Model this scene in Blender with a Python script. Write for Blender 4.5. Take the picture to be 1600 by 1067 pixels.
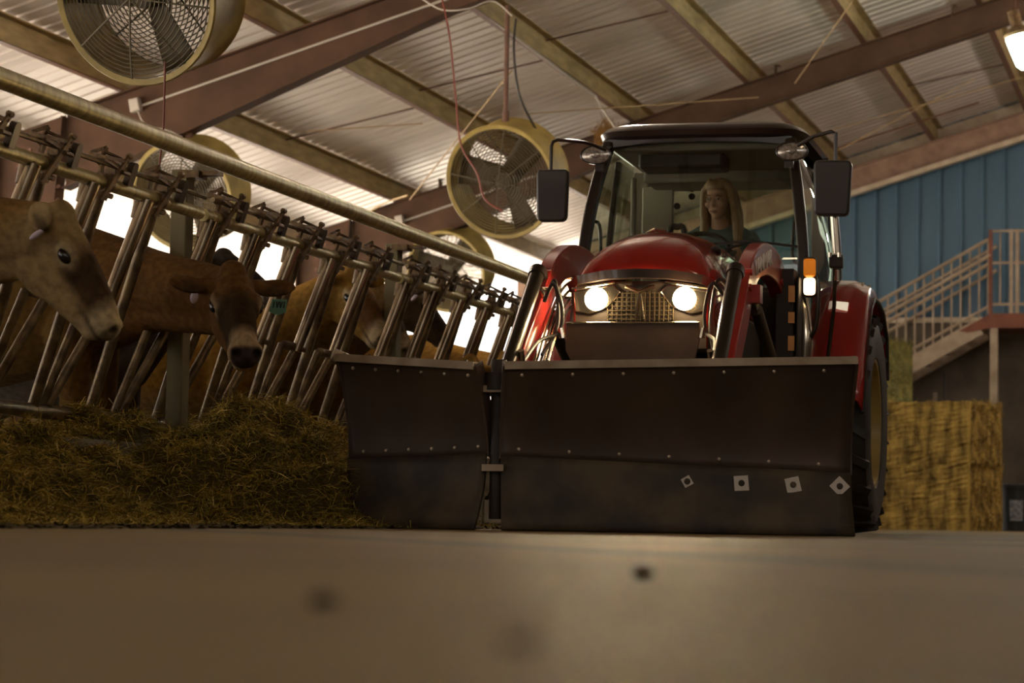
import bpy, bmesh, math, random
import numpy as np
from mathutils import Vector, Matrix, Euler
random.seed(7); rng = np.random.default_rng(7)
for o in list(bpy.data.objects): bpy.data.objects.remove(o)
scene = bpy.context.scene
COL = scene.collection

# ------------------------------------------------------------------ camera
F_PX = 3800.0; RHO = math.radians(1.0); PSI = math.radians(16.05); PIT = math.radians(4.13); CAMH = .06
fw = Vector((-math.sin(PSI)*math.cos(PIT), math.cos(PSI)*math.cos(PIT), math.sin(PIT)))
r0 = Vector((math.cos(PSI), math.sin(PSI), 0)); u0 = r0.cross(fw)
rt = r0*math.cos(RHO)+u0*math.sin(RHO); up = -r0*math.sin(RHO)+u0*math.cos(RHO)
cd = bpy.data.cameras.new('camera'); cam = bpy.data.objects.new('camera', cd); COL.objects.link(cam)
cam.matrix_world = Matrix(((rt.x, up.x, -fw.x, 0), (rt.y, up.y, -fw.y, 0), (rt.z, up.z, -fw.z, CAMH), (0, 0, 0, 1)))
cd.sensor_width = 36; cd.sensor_fit = 'HORIZONTAL'; cd.lens = F_PX/1600*36
cd.clip_start = .02; cd.clip_end = 400
cd.dof.use_dof = True; cd.dof.focus_distance = 11.8; cd.dof.aperture_fstop = 4.0
scene.camera = cam
CAM = Vector((0, 0, CAMH))
def ray(x, y): return fw + rt*((x-800)/F_PX) - up*((y-533.5)/F_PX)
def atY(x, y, Y): v = ray(x, y); return CAM+v*(Y/v.y)
def atD(x, y, D): return CAM+ray(x, y)*D

# ------------------------------------------------------------------ view, sky, lights
scene.view_settings.view_transform = 'Standard'; scene.view_settings.look = 'None'
scene.view_settings.gamma = 1; scene.view_settings.use_curve_mapping = False
scene.view_settings.exposure = 0.0
w = bpy.data.worlds.new('sky'); scene.world = w; w.use_nodes = True
bg = w.node_tree.nodes['Background']; bg.inputs[0].default_value = (1, .95, .87, 1); bg.inputs[1].default_value = 3.0
def lamp(name, kind, loc, energy, color, rot=None, **k):
    l = bpy.data.lights.new(name, kind); l.energy = energy; l.color = color
    for a, b in k.items(): setattr(l, a, b)
    o = bpy.data.objects.new(name, l); COL.objects.link(o); o.location = loc
    if rot: o.rotation_euler = rot
    return o
def aim(o, target): o.rotation_euler = (Vector(target)-o.location).to_track_quat('-Z', 'Y').to_euler()
sun = lamp('sun', 'SUN', (-20, 0, 20), 38.0, (1, .93, .82), angle=.02); aim(sun, (-26, 6, 0))
for k, (xx, yy) in enumerate(((-4.2, 17.0), (-7.4, 15.4), (.4, 24.0), (.8, 30.5))):
    lamp('roof_fill', 'POINT', (xx, yy, (4.25, 4.0, 4.7, 4.9)[k]), (120, 90, 230, 200)[k], (1, .84, .68), shadow_soft_size=.15)  # unseen point lights added to brighten the roof
for k, yy in enumerate((3.0, 9.0)):
    l_ = lamp('alley_fill', 'AREA', (-1.0, yy, 4.9), 16, (1, .80, .52), size=.5)  # unseen area lights added to lift the alley and foreground

# ------------------------------------------------------------------ materials
MATS = {}
def mat(name, c1, c2=None, rough=.6, metal=0, scale=8, detail=6, bump=0, bscale=None, lo=.35, hi=.65, stretch=None, spec=.5, coat=0, emit=None, estr=0, attr=False, w3=None):
    if name in MATS: return MATS[name]
    m = bpy.data.materials.new(name); m.use_nodes = True; n = m.node_tree; L = n.links
    b = n.nodes['Principled BSDF']; b.inputs['Roughness'].default_value = rough; b.inputs['Metallic'].default_value = metal
    b.inputs['Specular IOR Level'].default_value = spec; b.inputs['Coat Weight'].default_value = coat; b.inputs['Coat Roughness'].default_value = .05
    b.inputs['Base Color'].default_value = (*c1, 1)
    tc = n.nodes.new('ShaderNodeTexCoord'); src = tc.outputs['Object']
    if stretch:
        mp = n.nodes.new('ShaderNodeMapping'); mp.inputs['Scale'].default_value = stretch; L.new(src, mp.inputs[0]); src = mp.outputs[0]
    base = None
    if attr:
        a = n.nodes.new('ShaderNodeAttribute'); a.attribute_name = 'Col'; base = a.outputs['Color']
    if c2 is not None or attr:
        t = n.nodes.new('ShaderNodeTexNoise'); t.inputs['Scale'].default_value = scale; t.inputs['Detail'].default_value = detail; L.new(src, t.inputs[0])
        r = n.nodes.new('ShaderNodeMapRange'); r.inputs[1].default_value = lo; r.inputs[2].default_value = hi; L.new(t.outputs[0], r.inputs[0])
        if attr:
            mx = n.nodes.new('ShaderNodeMix'); mx.data_type = 'RGBA'; mx.blend_type = 'MULTIPLY'; mx.inputs[0].default_value = 1
            r.inputs[3].default_value = .72; r.inputs[4].default_value = 1.15
            L.new(base, mx.inputs[6]); L.new(r.outputs[0], mx.inputs[7]); L.new(mx.outputs[2], b.inputs['Base Color'])
        else:
            mx = n.nodes.new('ShaderNodeMix'); mx.data_type = 'RGBA'; mx.inputs[6].default_value = (*c1, 1); mx.inputs[7].default_value = (*c2, 1)
            L.new(r.outputs[0], mx.inputs[0]); L.new(mx.outputs[2], b.inputs['Base Color'])
    if bump:
        t2 = n.nodes.new('ShaderNodeTexNoise'); t2.inputs['Scale'].default_value = bscale or scale*3; t2.inputs['Detail'].default_value = 5; L.new(src, t2.inputs[0])
        bp = n.nodes.new('ShaderNodeBump'); bp.inputs['Strength'].default_value = bump; bp.inputs['Distance'].default_value = .02
        L.new(t2.outputs[0], bp.inputs['Height']); L.new(bp.outputs[0], b.inputs['Normal'])
    if emit: b.inputs['Emission Color'].default_value = (*emit, 1); b.inputs['Emission Strength'].default_value = estr
    MATS[name] = m; return m
def glass(name, tint, gloss_rough=.0, refl=1.0):
    m = bpy.data.materials.new(name); m.use_nodes = True; n = m.node_tree; L = n.links; n.nodes.remove(n.nodes['Principled BSDF'])
    out = n.nodes['Material Output']; tr = n.nodes.new('ShaderNodeBsdfTransparent'); tr.inputs[0].default_value = (*tint, 1)
    g = n.nodes.new('ShaderNodeBsdfGlossy'); g.inputs['Roughness'].default_value = gloss_rough
    lw = n.nodes.new('ShaderNodeLayerWeight'); pw = n.nodes.new('ShaderNodeMath'); pw.operation = 'POWER'; pw.inputs[1].default_value = 4
    L.new(lw.outputs['Facing'], pw.inputs[0]); fr = n.nodes.new('ShaderNodeMath'); fr.operation = 'MULTIPLY_ADD'; fr.inputs[1].default_value = .8; fr.inputs[2].default_value = .06; L.new(pw.outputs[0], fr.inputs[0]); mx = n.nodes.new('ShaderNodeMixShader')
    L.new(fr.outputs[0], mx.inputs[0]); L.new(tr.outputs[0], mx.inputs[1]); L.new(g.outputs[0], mx.inputs[2]); L.new(mx.outputs[0], out.inputs[0])
    return m
M = dict(
 roof=mat('roof_metal', (.84, .75, .69), (.70, .62, .56), rough=.45, metal=.25, scale=1.2, stretch=(.3, 1.5, 1), bump=.05, bscale=6),
 purlin=mat('purlin_steel', (.40, .285, .125), (.25, .175, .075), rough=.55, metal=.1, scale=5, stretch=(3, .6, 3)),
 rafter=mat('rafter_paint', (.10, .052, .032), (.068, .037, .023), rough=.75, scale=3, bump=.05, spec=.15),
 rust_lip=mat('rust_primer', (.14, .055, .03), (.09, .04, .02), rough=.6, scale=9),
 rafter_far=mat('rafter_lit_tan', (.33, .20, .135), (.22, .12, .08), rough=.6, scale=5),  # far rafter coloured paler to hold the light falling on it
 blue=mat('blue_siding', (.055, .115, .175), (.045, .095, .145), rough=.45, scale=2, stretch=(1, 1, .2)),
 bluerib=mat('blue_siding_rib', (.11, .20, .28), rough=.4),
 cream=mat('cream_trim', (.55, .45, .33), (.42, .32, .22), rough=.6, scale=6),
 block=mat('block_wall', (.11, .085, .06), (.075, .055, .04), rough=.9, scale=3, bump=.2),
 conc=mat('concrete', (.20, .165, .11), (.13, .105, .065), rough=.8, scale=3, bump=.3, bscale=30),
 galv=mat('galvanised_pipe', (.46, .38, .17), (.27, .21, .085), rough=.42, metal=.45, scale=10, stretch=(1, 3, 1), bump=.08, bscale=60),
 pipe=mat('weathered_pipe', (.22, .155, .075), (.085, .052, .028), rough=.42, metal=.55, scale=14, bump=.15, bscale=70),
 polish=mat('polished_bar', (.42, .33, .22), (.14, .10, .065), rough=.25, metal=.85, scale=10, stretch=(1, 1, .3)),
 latch=mat('rusty_latch', (.19, .115, .045), (.085, .045, .02), rough=.55, metal=.4, scale=25, bump=.2),
 darkbar=mat('dark_bar', (.075, .05, .03), (.03, .02, .013), rough=.4, metal=.5, scale=12),
 post=mat('post_timber', (.20, .165, .085), (.12, .095, .05), rough=.85, scale=6, stretch=(1, 1, .15), bump=.2),
 black=mat('black_paint', (.026, .015, .011), rough=.28, coat=.3),  # black lifted towards brown, headlamp glare put into the colour
 blackm=mat('matt_black', (.028, .018, .013), rough=.6),  # same glare lift in the matt black
 blade=mat('blade_steel', (.115, .078, .056), (.055, .036, .028), rough=.36, metal=.2, scale=2.2, bump=.04, bscale=5),
 bladelow=mat('cutting_edge_steel', (.075, .050, .022), (.018, .012, .007), rough=.6, metal=0, scale=4, bump=.25, bscale=14),
 lip=mat('blade_lip_worn', (.42, .33, .23), (.28, .21, .14), rough=.5, scale=9, metal=.2),
 bolt=mat('bolt_steel', (.42, .34, .25), rough=.35, metal=.8),
 washer=mat('washer_bright', (.62, .56, .50), rough=.45, metal=.3),
 red=mat('red_paint', (.42, .018, .012), (.36, .014, .010), rough=.22, coat=.8, scale=3),
 pink=mat('red_paint_boom', (.40, .03, .022), (.34, .022, .017), rough=.3, coat=.4, scale=3),
 cyl=mat('cylinder_black', (.055, .045, .032), rough=.28, metal=.6),
 chrome=mat('chrome', (.62, .55, .45), rough=.16, metal=1),
 rubber=mat('tyre_rubber', (.022, .019, .017), (.035, .028, .02), rough=.55, scale=9, bump=.05),
 rim=mat('rim_paint', (.42, .31, .09), (.33, .24, .07), rough=.4, scale=6),
 seat=mat('seat_vinyl', (.04, .03, .026), rough=.6),
 inner=mat('cab_liner', (.22, .18, .14), (.19, .155, .12), rough=.8, scale=6),
 innerl=mat('cab_panel', (.34, .29, .23), rough=.6),
 amber=mat('amber_lens', (.85, .22, .01), rough=.25, emit=(1, .28, .02), estr=.35),
 clearlit=mat('lit_clear_lens', (1, .85, .6), rough=.2, emit=(1, .72, .38), estr=5),
 lens=mat('lamp_lens', (.55, .5, .45), (.25, .2, .17), rough=.2, metal=.6, scale=60),
 head=mat('headlamp_glow', (1, .9, .7), emit=(1, .80, .48), estr=90),
 refl=mat('reflector_glow', (.9, .85, .75), rough=.3, emit=(1, .85, .6), estr=.6),  # emission stands in for light the reflector throws back
 white=mat('white_decal', (.95, .92, .88), rough=.6),
 yellow=mat('warning_decal', (.8, .38, .12), rough=.5),
 fan=mat('fan_housing', (.40, .29, .08), (.24, .17, .045), rough=.6, scale=5, bump=.1),
 fanw=mat('fan_wire', (.075, .055, .025), rough=.6, metal=.3),
 fanb=mat('fan_blade', (.075, .052, .026), (.05, .034, .018), rough=.6, scale=7),
 cable=mat('black_cable', (.03, .022, .018), rough=.6),
 redcable=mat('red_cable', (.17, .035, .02), rough=.6),
 conduit=mat('conduit_grey', (.48, .42, .36), rough=.5, metal=.2),
 twine=mat('twine', (.42, .28, .14), rough=.9),
 hay=mat('hay', (.2, .14, .03), rough=.85, attr=True, scale=9, spec=.2),
 bale=mat('bale_straw', (.40, .25, .06), (.13, .08, .02), rough=.9, scale=5, bump=.9, bscale=22, stretch=(2.2, 2.2, .6), spec=.2, lo=.34, hi=.62),
 baleg=mat('bale_green_side', (.25, .21, .06), (.14, .13, .045), rough=.9, scale=8, bump=.8, bscale=40, spec=.2),
 fur=mat('cow_coat', (.3, .2, .1), rough=.9, attr=True, scale=30, bump=.12, bscale=160, spec=.08),
 eye=mat('cow_eye', (.012, .007, .005), rough=.16, spec=.5),
 tagw=mat('ear_tag_lilac', (.62, .52, .62), rough=.5),
 tagg=mat('ear_tag_green', (.20, .42, .30), rough=.5),
 ink=mat('tag_ink', (.03, .04, .05), rough=.6),
 skin=mat('skin', (.46, .25, .17), rough=.55, spec=.35),
 hair=mat('hair', (.30, .17, .075), (.17, .09, .04), rough=.5, scale=30, stretch=(5, 5, .3)),
 shirt=mat('shirt_teal', (.11, .15, .15), (.09, .125, .125), rough=.9, scale=6),
 jeans=mat('jeans', (.04, .06, .10), rough=.9),
 stair=mat('stair_galvanised', (.36, .27, .19), (.24, .17, .11), rough=.6, scale=5),
 stairred=mat('stair_red_oxide', (.17, .045, .018), (.12, .03, .012), rough=.6, scale=5),
 bucket=mat('bucket_plastic', (.02, .022, .025), rough=.4),
 ground=mat('yard_concrete', (.62, .58, .52), rough=.9),
 lamp_glass=mat('lamp_jar_glass', (.8, 1, .8), rough=.3, emit=(.85, 1, .78), estr=12),
)
M['glass'] = glass('cab_glass', (.80, .86, .78)); M['glassr'] = glass('cab_rear_glass', (.88, .93, .86))

# ------------------------------------------------------------------ mesh helpers
class MB:
    def __init__(s): s.v = []; s.f = []
    def add(s, vs, fs):
        b = len(s.v); s.v += [tuple(v) for v in vs]; s.f += [tuple(i+b for i in f) for f in fs]; return s
    def box(s, c, d, R=None):
        c = Vector(c); h = Vector(d)/2; vs = []
        for sx in (-1, 1):
            for sy in (-1, 1):
                for sz in (-1, 1):
                    p = Vector((sx*h.x, sy*h.y, sz*h.z)); vs.append(c+(R @ p if R else p))
        return s.add(vs, [(0, 1, 3, 2), (4, 6, 7, 5), (0, 4, 5, 1), (2, 3, 7, 6), (0, 2, 6, 4), (1, 5, 7, 3)])
    def bar(s, p0, p1, w_, h_, side=(1, 0, 0)):
        return s.sweep([p0, p1], w_, h_, side)
    def sweep(s, pts, w_, h_, side=(1, 0, 0)):
        pts = [Vector(p) for p in pts]; side = Vector(side); rings = []
        n = len(pts)
        for i, p in enumerate(pts):
            t = (pts[min(i+1, n-1)]-pts[max(i-1, 0)]).normalized()
            sd = (side-t*side.dot(t)).normalized(); nn = t.cross(sd)
            ww = w_[i] if isinstance(w_, (list, tuple)) else w_; hh = h_[i] if isinstance(h_, (list, tuple)) else h_
            rings.append([p+sd*a*ww/2+nn*b*hh/2 for a, b in ((-1, -1), (1, -1), (1, 1), (-1, 1))])
        vs = [v for r in rings for v in r]; fs = []
        for i in range(n-1):
            for k in range(4): fs.append((i*4+k, i*4+(k+1) % 4, i*4+4+(k+1) % 4, i*4+4+k))
        fs.append((3, 2, 1, 0)); e = (n-1)*4; fs.append((e, e+1, e+2, e+3))
        return s.add(vs, fs)
    def tube(s, pts, r, n=10, closed=False):
        pts = [Vector(p) for p in pts]; N = len(pts); rings = []; ref = None
        for i, p in enumerate(pts):
            if closed: t = (pts[(i+1) % N]-pts[i-1]).normalized()
            else: t = (pts[min(i+1, N-1)]-pts[max(i-1, 0)]).normalized()
            if ref is None: ref = Vector((0, 0, 1)) if abs(t.z) < .9 else Vector((1, 0, 0))
            a = (ref-t*ref.dot(t)).normalized(); ref = a; b = t.cross(a); rr = r[i] if isinstance(r, (list, tuple)) else r
            rings.append([p+(a*math.cos(2*math.pi*k/n)+b*math.sin(2*math.pi*k/n))*rr for k in range(n)])
        vs = [v for q in rings for v in q]; fs = []
        for i in range(N if closed else N-1):
            j = (i+1) % N
            for k in range(n): fs.append((i*n+k, i*n+(k+1) % n, j*n+(k+1) % n, j*n+k))
        if not closed: fs.append(tuple(range(n-1, -1, -1))); fs.append(tuple((N-1)*n+k for k in range(n)))
        return s.add(vs, fs)
    def cyl(s, p0, p1, r0_, r1_=None, n=20): return s.tube([p0, p1], [r0_, r0_ if r1_ is None else r1_], n)
    def lathe(s, prof, Mx, n=40):     # prof: (r, h) about local z, mapped by 4x4 Mx ; open ends closed when r=0
        vs = []; fs = []
        for r_, h_ in prof:
            for k in range(n):
                a = 2*math.pi*k/n; vs.append(Mx @ Vector((r_*math.cos(a), r_*math.sin(a), h_)))
        for i in range(len(prof)-1):
            for k in range(n): fs.append((i*n+k, i*n+(k+1) % n, (i+1)*n+(k+1) % n, (i+1)*n+k))
        return s.add(vs, fs)
    def prism(s, poly, Mx, t):        # 2D polygon in local xy, thickness t along local z
        n = len(poly); vs = [Mx @ Vector((x, y, -t/2)) for x, y in poly]+[Mx @ Vector((x, y, t/2)) for x, y in poly]
        fs = [tuple(range(n-1, -1, -1)), tuple(range(n, 2*n))]+[(i, (i+1) % n, n+(i+1) % n, n+i) for i in range(n)]
        return s.add(vs, fs)
    def grid(s, rows, thick=None):
        R_ = len(rows); C_ = len(rows[0]); vs = [v for r in rows for v in r]
        fs = [(i*C_+j, i*C_+j+1, (i+1)*C_+j+1, (i+1)*C_+j) for i in range(R_-1) for j in range(C_-1)]
        return s.add(vs, fs)
    def ellip(s, c, r, R=None, n=16):
        c = Vector(c); vs = []; fs = []; m_ = n//2
        for i in range(m_+1):
            th = math.pi*i/m_
            for k in range(n):
                a = 2*math.pi*k/n; p = Vector((r[0]*math.sin(th)*math.cos(a), r[1]*math.sin(th)*math.sin(a), r[2]*math.cos(th)))
                vs.append(c+(R @ p if R else p))
        for i in range(m_):
            for k in range(n): fs.append((i*n+k, (i+1)*n+k, (i+1)*n+(k+1) % n, i*n+(k+1) % n))
        return s.add(vs, fs)
    def build(s, name, m, parent=None, bevel=0, smooth=True, solid=0, sub=0):
        me = bpy.data.meshes.new(name); me.from_pydata(s.v, [], s.f)
        bm = bmesh.new(); bm.from_mesh(me); bmesh.ops.remove_doubles(bm, verts=bm.verts, dist=1e-6)
        bmesh.ops.recalc_face_normals(bm, faces=bm.faces); bm.to_mesh(me); bm.free()
        me.materials.append(m)
        if smooth: me.shade_smooth(); me.set_sharp_from_angle(angle=math.radians(38))
        o = bpy.data.objects.new(name, me); COL.objects.link(o)
        if parent: o.parent = parent
        if solid: q = o.modifiers.new('solid', 'SOLIDIFY'); q.thickness = solid; q.offset = 0
        if bevel: q = o.modifiers.new('bevel', 'BEVEL'); q.width = bevel; q.segments = 2; q.limit_method = 'ANGLE'
        if sub: q = o.modifiers.new('sub', 'SUBSURF'); q.levels = sub; q.render_levels = sub
        return o
def tag(o, label=None, cat=None, group=None, kind=None):
    if label: o['label'] = label
    if cat: o['category'] = cat
    if group: o['group'] = group
    if kind: o['kind'] = kind
    return o
def thing(name, label, cat, loc=(0, 0, 0), rz=0, group=None, rot=None):
    o = bpy.data.objects.new(name, None); COL.objects.link(o); o.location = loc; o.rotation_euler = rot or (0, 0, rz); o.empty_display_size = .1
    return tag(o, label, cat, group)
def copy_tree(o, parent=None):
    c = o.copy(); COL.objects.link(c)
    if parent: c.parent = parent
    for ch in list(o.children): copy_tree(ch, c)
    return c
def frame(o, z, x=None):   # 4x4 with local z axis along z
    z = Vector(z).normalized(); x = Vector(x) if x else (Vector((0, 0, 1)) if abs(z.z) < .9 else Vector((1, 0, 0)))
    x = (x-z*x.dot(z)).normalized(); y = z.cross(x); o = Vector(o)
    return Matrix(((x.x, y.x, z.x, o.x), (x.y, y.y, z.y, o.y), (x.z, y.z, z.z, o.z), (0, 0, 0, 1)))
def blob(parts, voxel, name, m, parent, smooth=6, colour=None, deform=None):
    """overlapping ellipsoids and tapered limbs fused into one continuous skin"""
    mb = MB()
    for p in parts:
        if p[0] == 'e': mb.ellip(p[1], p[2], p[3] if len(p) > 3 else None, 20)
        else:
            pts = [Vector(q) for q in p[1]]; rr = list(p[2]); mb.tube(pts, rr, 16)
            for q, r_ in zip(pts, rr): mb.ellip(q, (r_, r_, r_), None, 14)
    me = bpy.data.meshes.new(name); me.from_pydata(mb.v, [], mb.f)
    o = bpy.data.objects.new(name, me); COL.objects.link(o)
    q = o.modifiers.new('r', 'REMESH'); q.mode = 'VOXEL'; q.voxel_size = voxel
    q = o.modifiers.new('s', 'SMOOTH'); q.factor = .5; q.iterations = smooth
    bpy.context.view_layer.update()
    dg = bpy.context.evaluated_depsgraph_get(); me2 = bpy.data.meshes.new_from_object(o.evaluated_get(dg))
    o.modifiers.clear(); o.data = me2; bpy.data.meshes.remove(me); me2.name = name
    n = len(me2.vertices); co = np.empty(n*3); me2.vertices.foreach_get('co', co); co = co.reshape(-1, 3)
    if deform: co = deform(co); me2.vertices.foreach_set('co', co.ravel())
    if colour is not None:
        c = colour(co); a = me2.attributes.new('Col', 'FLOAT_COLOR', 'POINT'); a.data.foreach_set('color', np.c_[c, np.ones(n)].ravel())
    me2.materials.clear(); me2.materials.append(m); me2.shade_smooth(); me2.update()
    if parent: o.parent = parent
    return o
def bez(p0, p1, p2, p3, n=12):
    P = [Vector(p) for p in (p0, p1, p2, p3)]
    return [P[0]*(1-t)**3+P[1]*3*t*(1-t)**2+P[2]*3*t*t*(1-t)+P[3]*t**3 for t in [i/n for i in range(n+1)]]
def smoothpath(pts, n=8):
    P = [Vector(p) for p in pts]; out = []
    for i in range(len(P)-1):
        a = P[max(i-1, 0)]; b = P[i]; c = P[i+1]; d = P[min(i+2, len(P)-1)]
        for k in range(n):
            t = k/n; out.append(.5*((2*b)+(c-a)*t+(2*a-5*b+4*c-d)*t*t+(-a+3*b-3*c+d)*t**3))
    out.append(P[-1]); return out

# ------------------------------------------------------------------ the barn
TH = .306                                    # roof slope
def roofz(X): return 3.85+TH*(X+9.2)         # top of the rafters
RIDGE = 3.5; EAVE = -12.2
# floor, with one saw joint
fl = MB(); fl.add([(-10.7, -8, 0), (14, -8, 0), (14, 35, 0), (-10.7, 35, 0)], [(0, 1, 2, 3)])
fm = mat('floor_concrete', (.190, .120, .030), (.108, .067, .017), rough=.62, scale=.9, detail=9, bump=.10, bscale=14, lo=.3, hi=.7, spec=.25)
nt = fm.node_tree; bs = nt.nodes['Principled BSDF']; tcn = nt.nodes.new('ShaderNodeTexCoord')
jd = Vector((1.59, -2.27, 0)).normalized(); jn = Vector((-jd.y, jd.x, 0)); jc = jn.dot(Vector((-1.82, 5.47, 0)))
dt = nt.nodes.new('ShaderNodeVectorMath'); dt.operation = 'DOT_PRODUCT'; dt.inputs[1].default_value = jn; nt.links.new(tcn.outputs['Object'], dt.inputs[0])
s1 = nt.nodes.new('ShaderNodeMath'); s1.operation = 'SUBTRACT'; s1.inputs[1].default_value = jc; nt.links.new(dt.outputs['Value'], s1.inputs[0])
s2 = nt.nodes.new('ShaderNodeMath'); s2.operation = 'ABSOLUTE'; nt.links.new(s1.outputs[0], s2.inputs[0])
s3 = nt.nodes.new('ShaderNodeMapRange'); s3.inputs[1].default_value = .06; s3.inputs[2].default_value = .16; s3.inputs[3].default_value = .6; s3.inputs[4].default_value = 0; nt.links.new(s2.outputs[0], s3.inputs[0])
mxj = nt.nodes.new('ShaderNodeMix'); mxj.data_type = 'RGBA'; old = bs.inputs['Base Color'].links[0].from_socket
nt.links.new(s3.outputs[0], mxj.inputs[0]); nt.links.new(old, mxj.inputs[6]); mxj.inputs[7].default_value = (.03, .02, .01, 1); nt.links.new(mxj.outputs[2], bs.inputs['Base Color'])
tag(fl.build('floor', fm), kind='structure')
tag(MB().add([(-90, -60, -.05), (-10.7, -60, -.05), (-10.7, 130, -.05), (-90, 130, -.05)], [(0, 1, 2, 3)]).add([(-10.7, 35.3, -.05), (60, 35.3, -.05), (60, 130, -.05), (-10.7, 130, -.05)], [(0, 1, 2, 3)]).build('ground', M['ground']), kind='structure')
# corrugated roof sheet: ribs run down the slope
prof = []; pitch = .23; y = -6.0
while y < 35.4:
    prof += [(y, 0), (y+.165, 0), (y+.18, .03), (y+.215, .03), (y+.23, 0)]; y += pitch
def rz_(X): return roofz(X)+.235 if X <= RIDGE else roofz(RIDGE)+.235-TH*(X-RIDGE)
rows = [[(X, yy, rz_(X)+dz) for yy, dz in prof] for X in (EAVE, -6.0, RIDGE, 15)]
tag(MB().grid(rows).build('ceiling', M['roof'], smooth=False), kind='structure')
# end wall: block below, blue siding above
e = MB(); yb = 35.0; x = -8.9
zt = lambda X: rz_(X)+.035
e.add([(x, yb, 2.95), (RIDGE, yb, 2.95), (RIDGE, yb, zt(RIDGE)), (x, yb, zt(x)), (14, yb, 2.95), (14, yb, zt(14))], [(0, 1, 2, 3), (1, 4, 5, 2)])
while x < 13.5:
    e.add([(x-.03, yb-.001, 2.95), (x-.015, yb-.035, 2.95), (x+.015, yb-.035, 2.95), (x+.03, yb-.001, 2.95), (x-.03, yb-.001, zt(x)), (x-.015, yb-.035, zt(x)), (x+.015, yb-.035, zt(x)), (x+.03, yb-.001, zt(x))], [(0, 1, 5, 4), (1, 2, 6, 5), (2, 3, 7, 6)]); x += .305
tag(e.build('wall_back', M['blue'], smooth=False), kind='structure')
b = MB(); b.box((2.55, 35.05, 1.475), (22.9, .2, 2.95))
for k in range(1, 15): b.box((2.55, 34.945, k*.2), (22.9, .012, .188))
tag(b.build('wall_back_base', M['block'], smooth=False), kind='structure')
tag(MB().box((14.1, 13.5, 2.2), (.2, 43, 4.4)).build('wall_right', M['block']), kind='structure')
tag(MB().box((2, -6.3, 2.5), (25, .2, 6)).build('wall_front', M['block']), kind='structure')  # unseen, behind the camera; closed full width to cut front fill light
tag(MB().box((-10.62, 14.5, .5), (.2, 41, 1.0)).build('wall_left', M['conc']), kind='structure')
tag(MB().box((2.5, 34.9, 2.97), (22.8, .06, .07)).build('trim_1', M['cream']), kind='structure')

# rafters and columns
def rafter(Y, label, m, taper=True):
    t = thing('steel_rafter', label, 'beam', (0, Y, 0))
    xs = [-9.93, -9.3, -8.1, -6.3, -4.5, RIDGE]; dep = [.68, .62, .50, .32, .31, .31]
    if not taper: dep = [.36]*6
    wv = MB()
    for i in range(5):
        a, b_ = xs[i], xs[i+1]; za, zb = roofz(a), roofz(b_)
        wv.add([(a, -.01, za), (b_, -.01, zb), (b_, -.01, zb-dep[i+1]), (a, -.01, za-dep[i]), (a, .01, za), (b_, .01, zb), (b_, .01, zb-dep[i+1]), (a, .01, za-dep[i])],
               [(0, 1, 2, 3), (7, 6, 5, 4), (0, 4, 5, 1), (3, 2, 6, 7)])
    wv.build('web', m, t, smooth=False)
    tf = MB(); bf = MB()
    tf.sweep([(x_, 0, roofz(x_)) for x_ in xs], .18, .014, (0, 1, 0)); bf.sweep([(x_, 0, roofz(x_)-d) for x_, d in zip(xs, dep)], .18, .016, (0, 1, 0))
    tf.build('top_flange', m, t); bf.build('bottom_flange', m, t)
    return t
rafter(12.2, 'brown steel rafter nearest the camera, above the top left fan', M['rafter'])
rafter(19.85, 'deep brown tapered rafter crossing the upper left, with pale conduit', M['rafter'])
rafter(27.5, 'long brown rafter running behind the tractor roof to the top right', M['rafter'])
rafter(34.75, 'rafter in a lit tan tone along the top of the blue wall', M['rafter_far'], False)
tag(MB().add([(-8.9, 34.93, roofz(-8.9)-.1), (RIDGE, 34.93, roofz(RIDGE)-.1), (RIDGE, 34.93, rz_(RIDGE)-.03), (-8.9, 34.93, rz_(-8.9)-.03)], [(0, 1, 2, 3)]).build('trim_3', M['cream']), kind='structure')
tag(MB().sweep([(-8.9, 34.55, roofz(-8.9)-.40), (RIDGE, 34.55, roofz(RIDGE)-.40)], .16, .07, (0, 1, 0)).build('trim_2', M['cream']), kind='structure')
def column(Y, label):
    t = thing('steel_column', label, 'column', (0, Y, 0)); zt_ = roofz(-10.62)
    a = MB()
    for k in range(2): a.add([(-10.62, 0, 0), (-10.2+.0, 0, 0), (-9.95, 0, roofz(-9.95)), (-10.62, 0, zt_)], [(0, 1, 2, 3)]) if k == 0 else a.box((-10.62, 0, zt_/2), (.014, .18, zt_))
    a.build('web', M['rafter'], t, smooth=False, solid=.012)
    MB().sweep([(-10.2, 0, 0), (-9.95, 0, roofz(-9.95)-.02)], .18, .016, (0, 1, 0)).build('inner_flange', M['rafter'], t)
    bo = MB()
    for k in range(5):
        for s in (-.055, .055): bo.cyl((-9.955+s*0-.0, -.10, zt_-.1-k*.12), (-9.94, -.125, zt_-.1-k*.12), .018, n=8); bo.cyl((-10.3+s, -.09, zt_-.12-k*.15), (-10.3+s, -.115, zt_-.12-k*.15), .018, n=8)
    bo.build('bolts', M['rust_lip'], t)
column(19.85, 'brown steel column behind the left end of the headlock fence')
column(27.5, 'brown steel column seen above the orange cow, mid fence')
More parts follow.
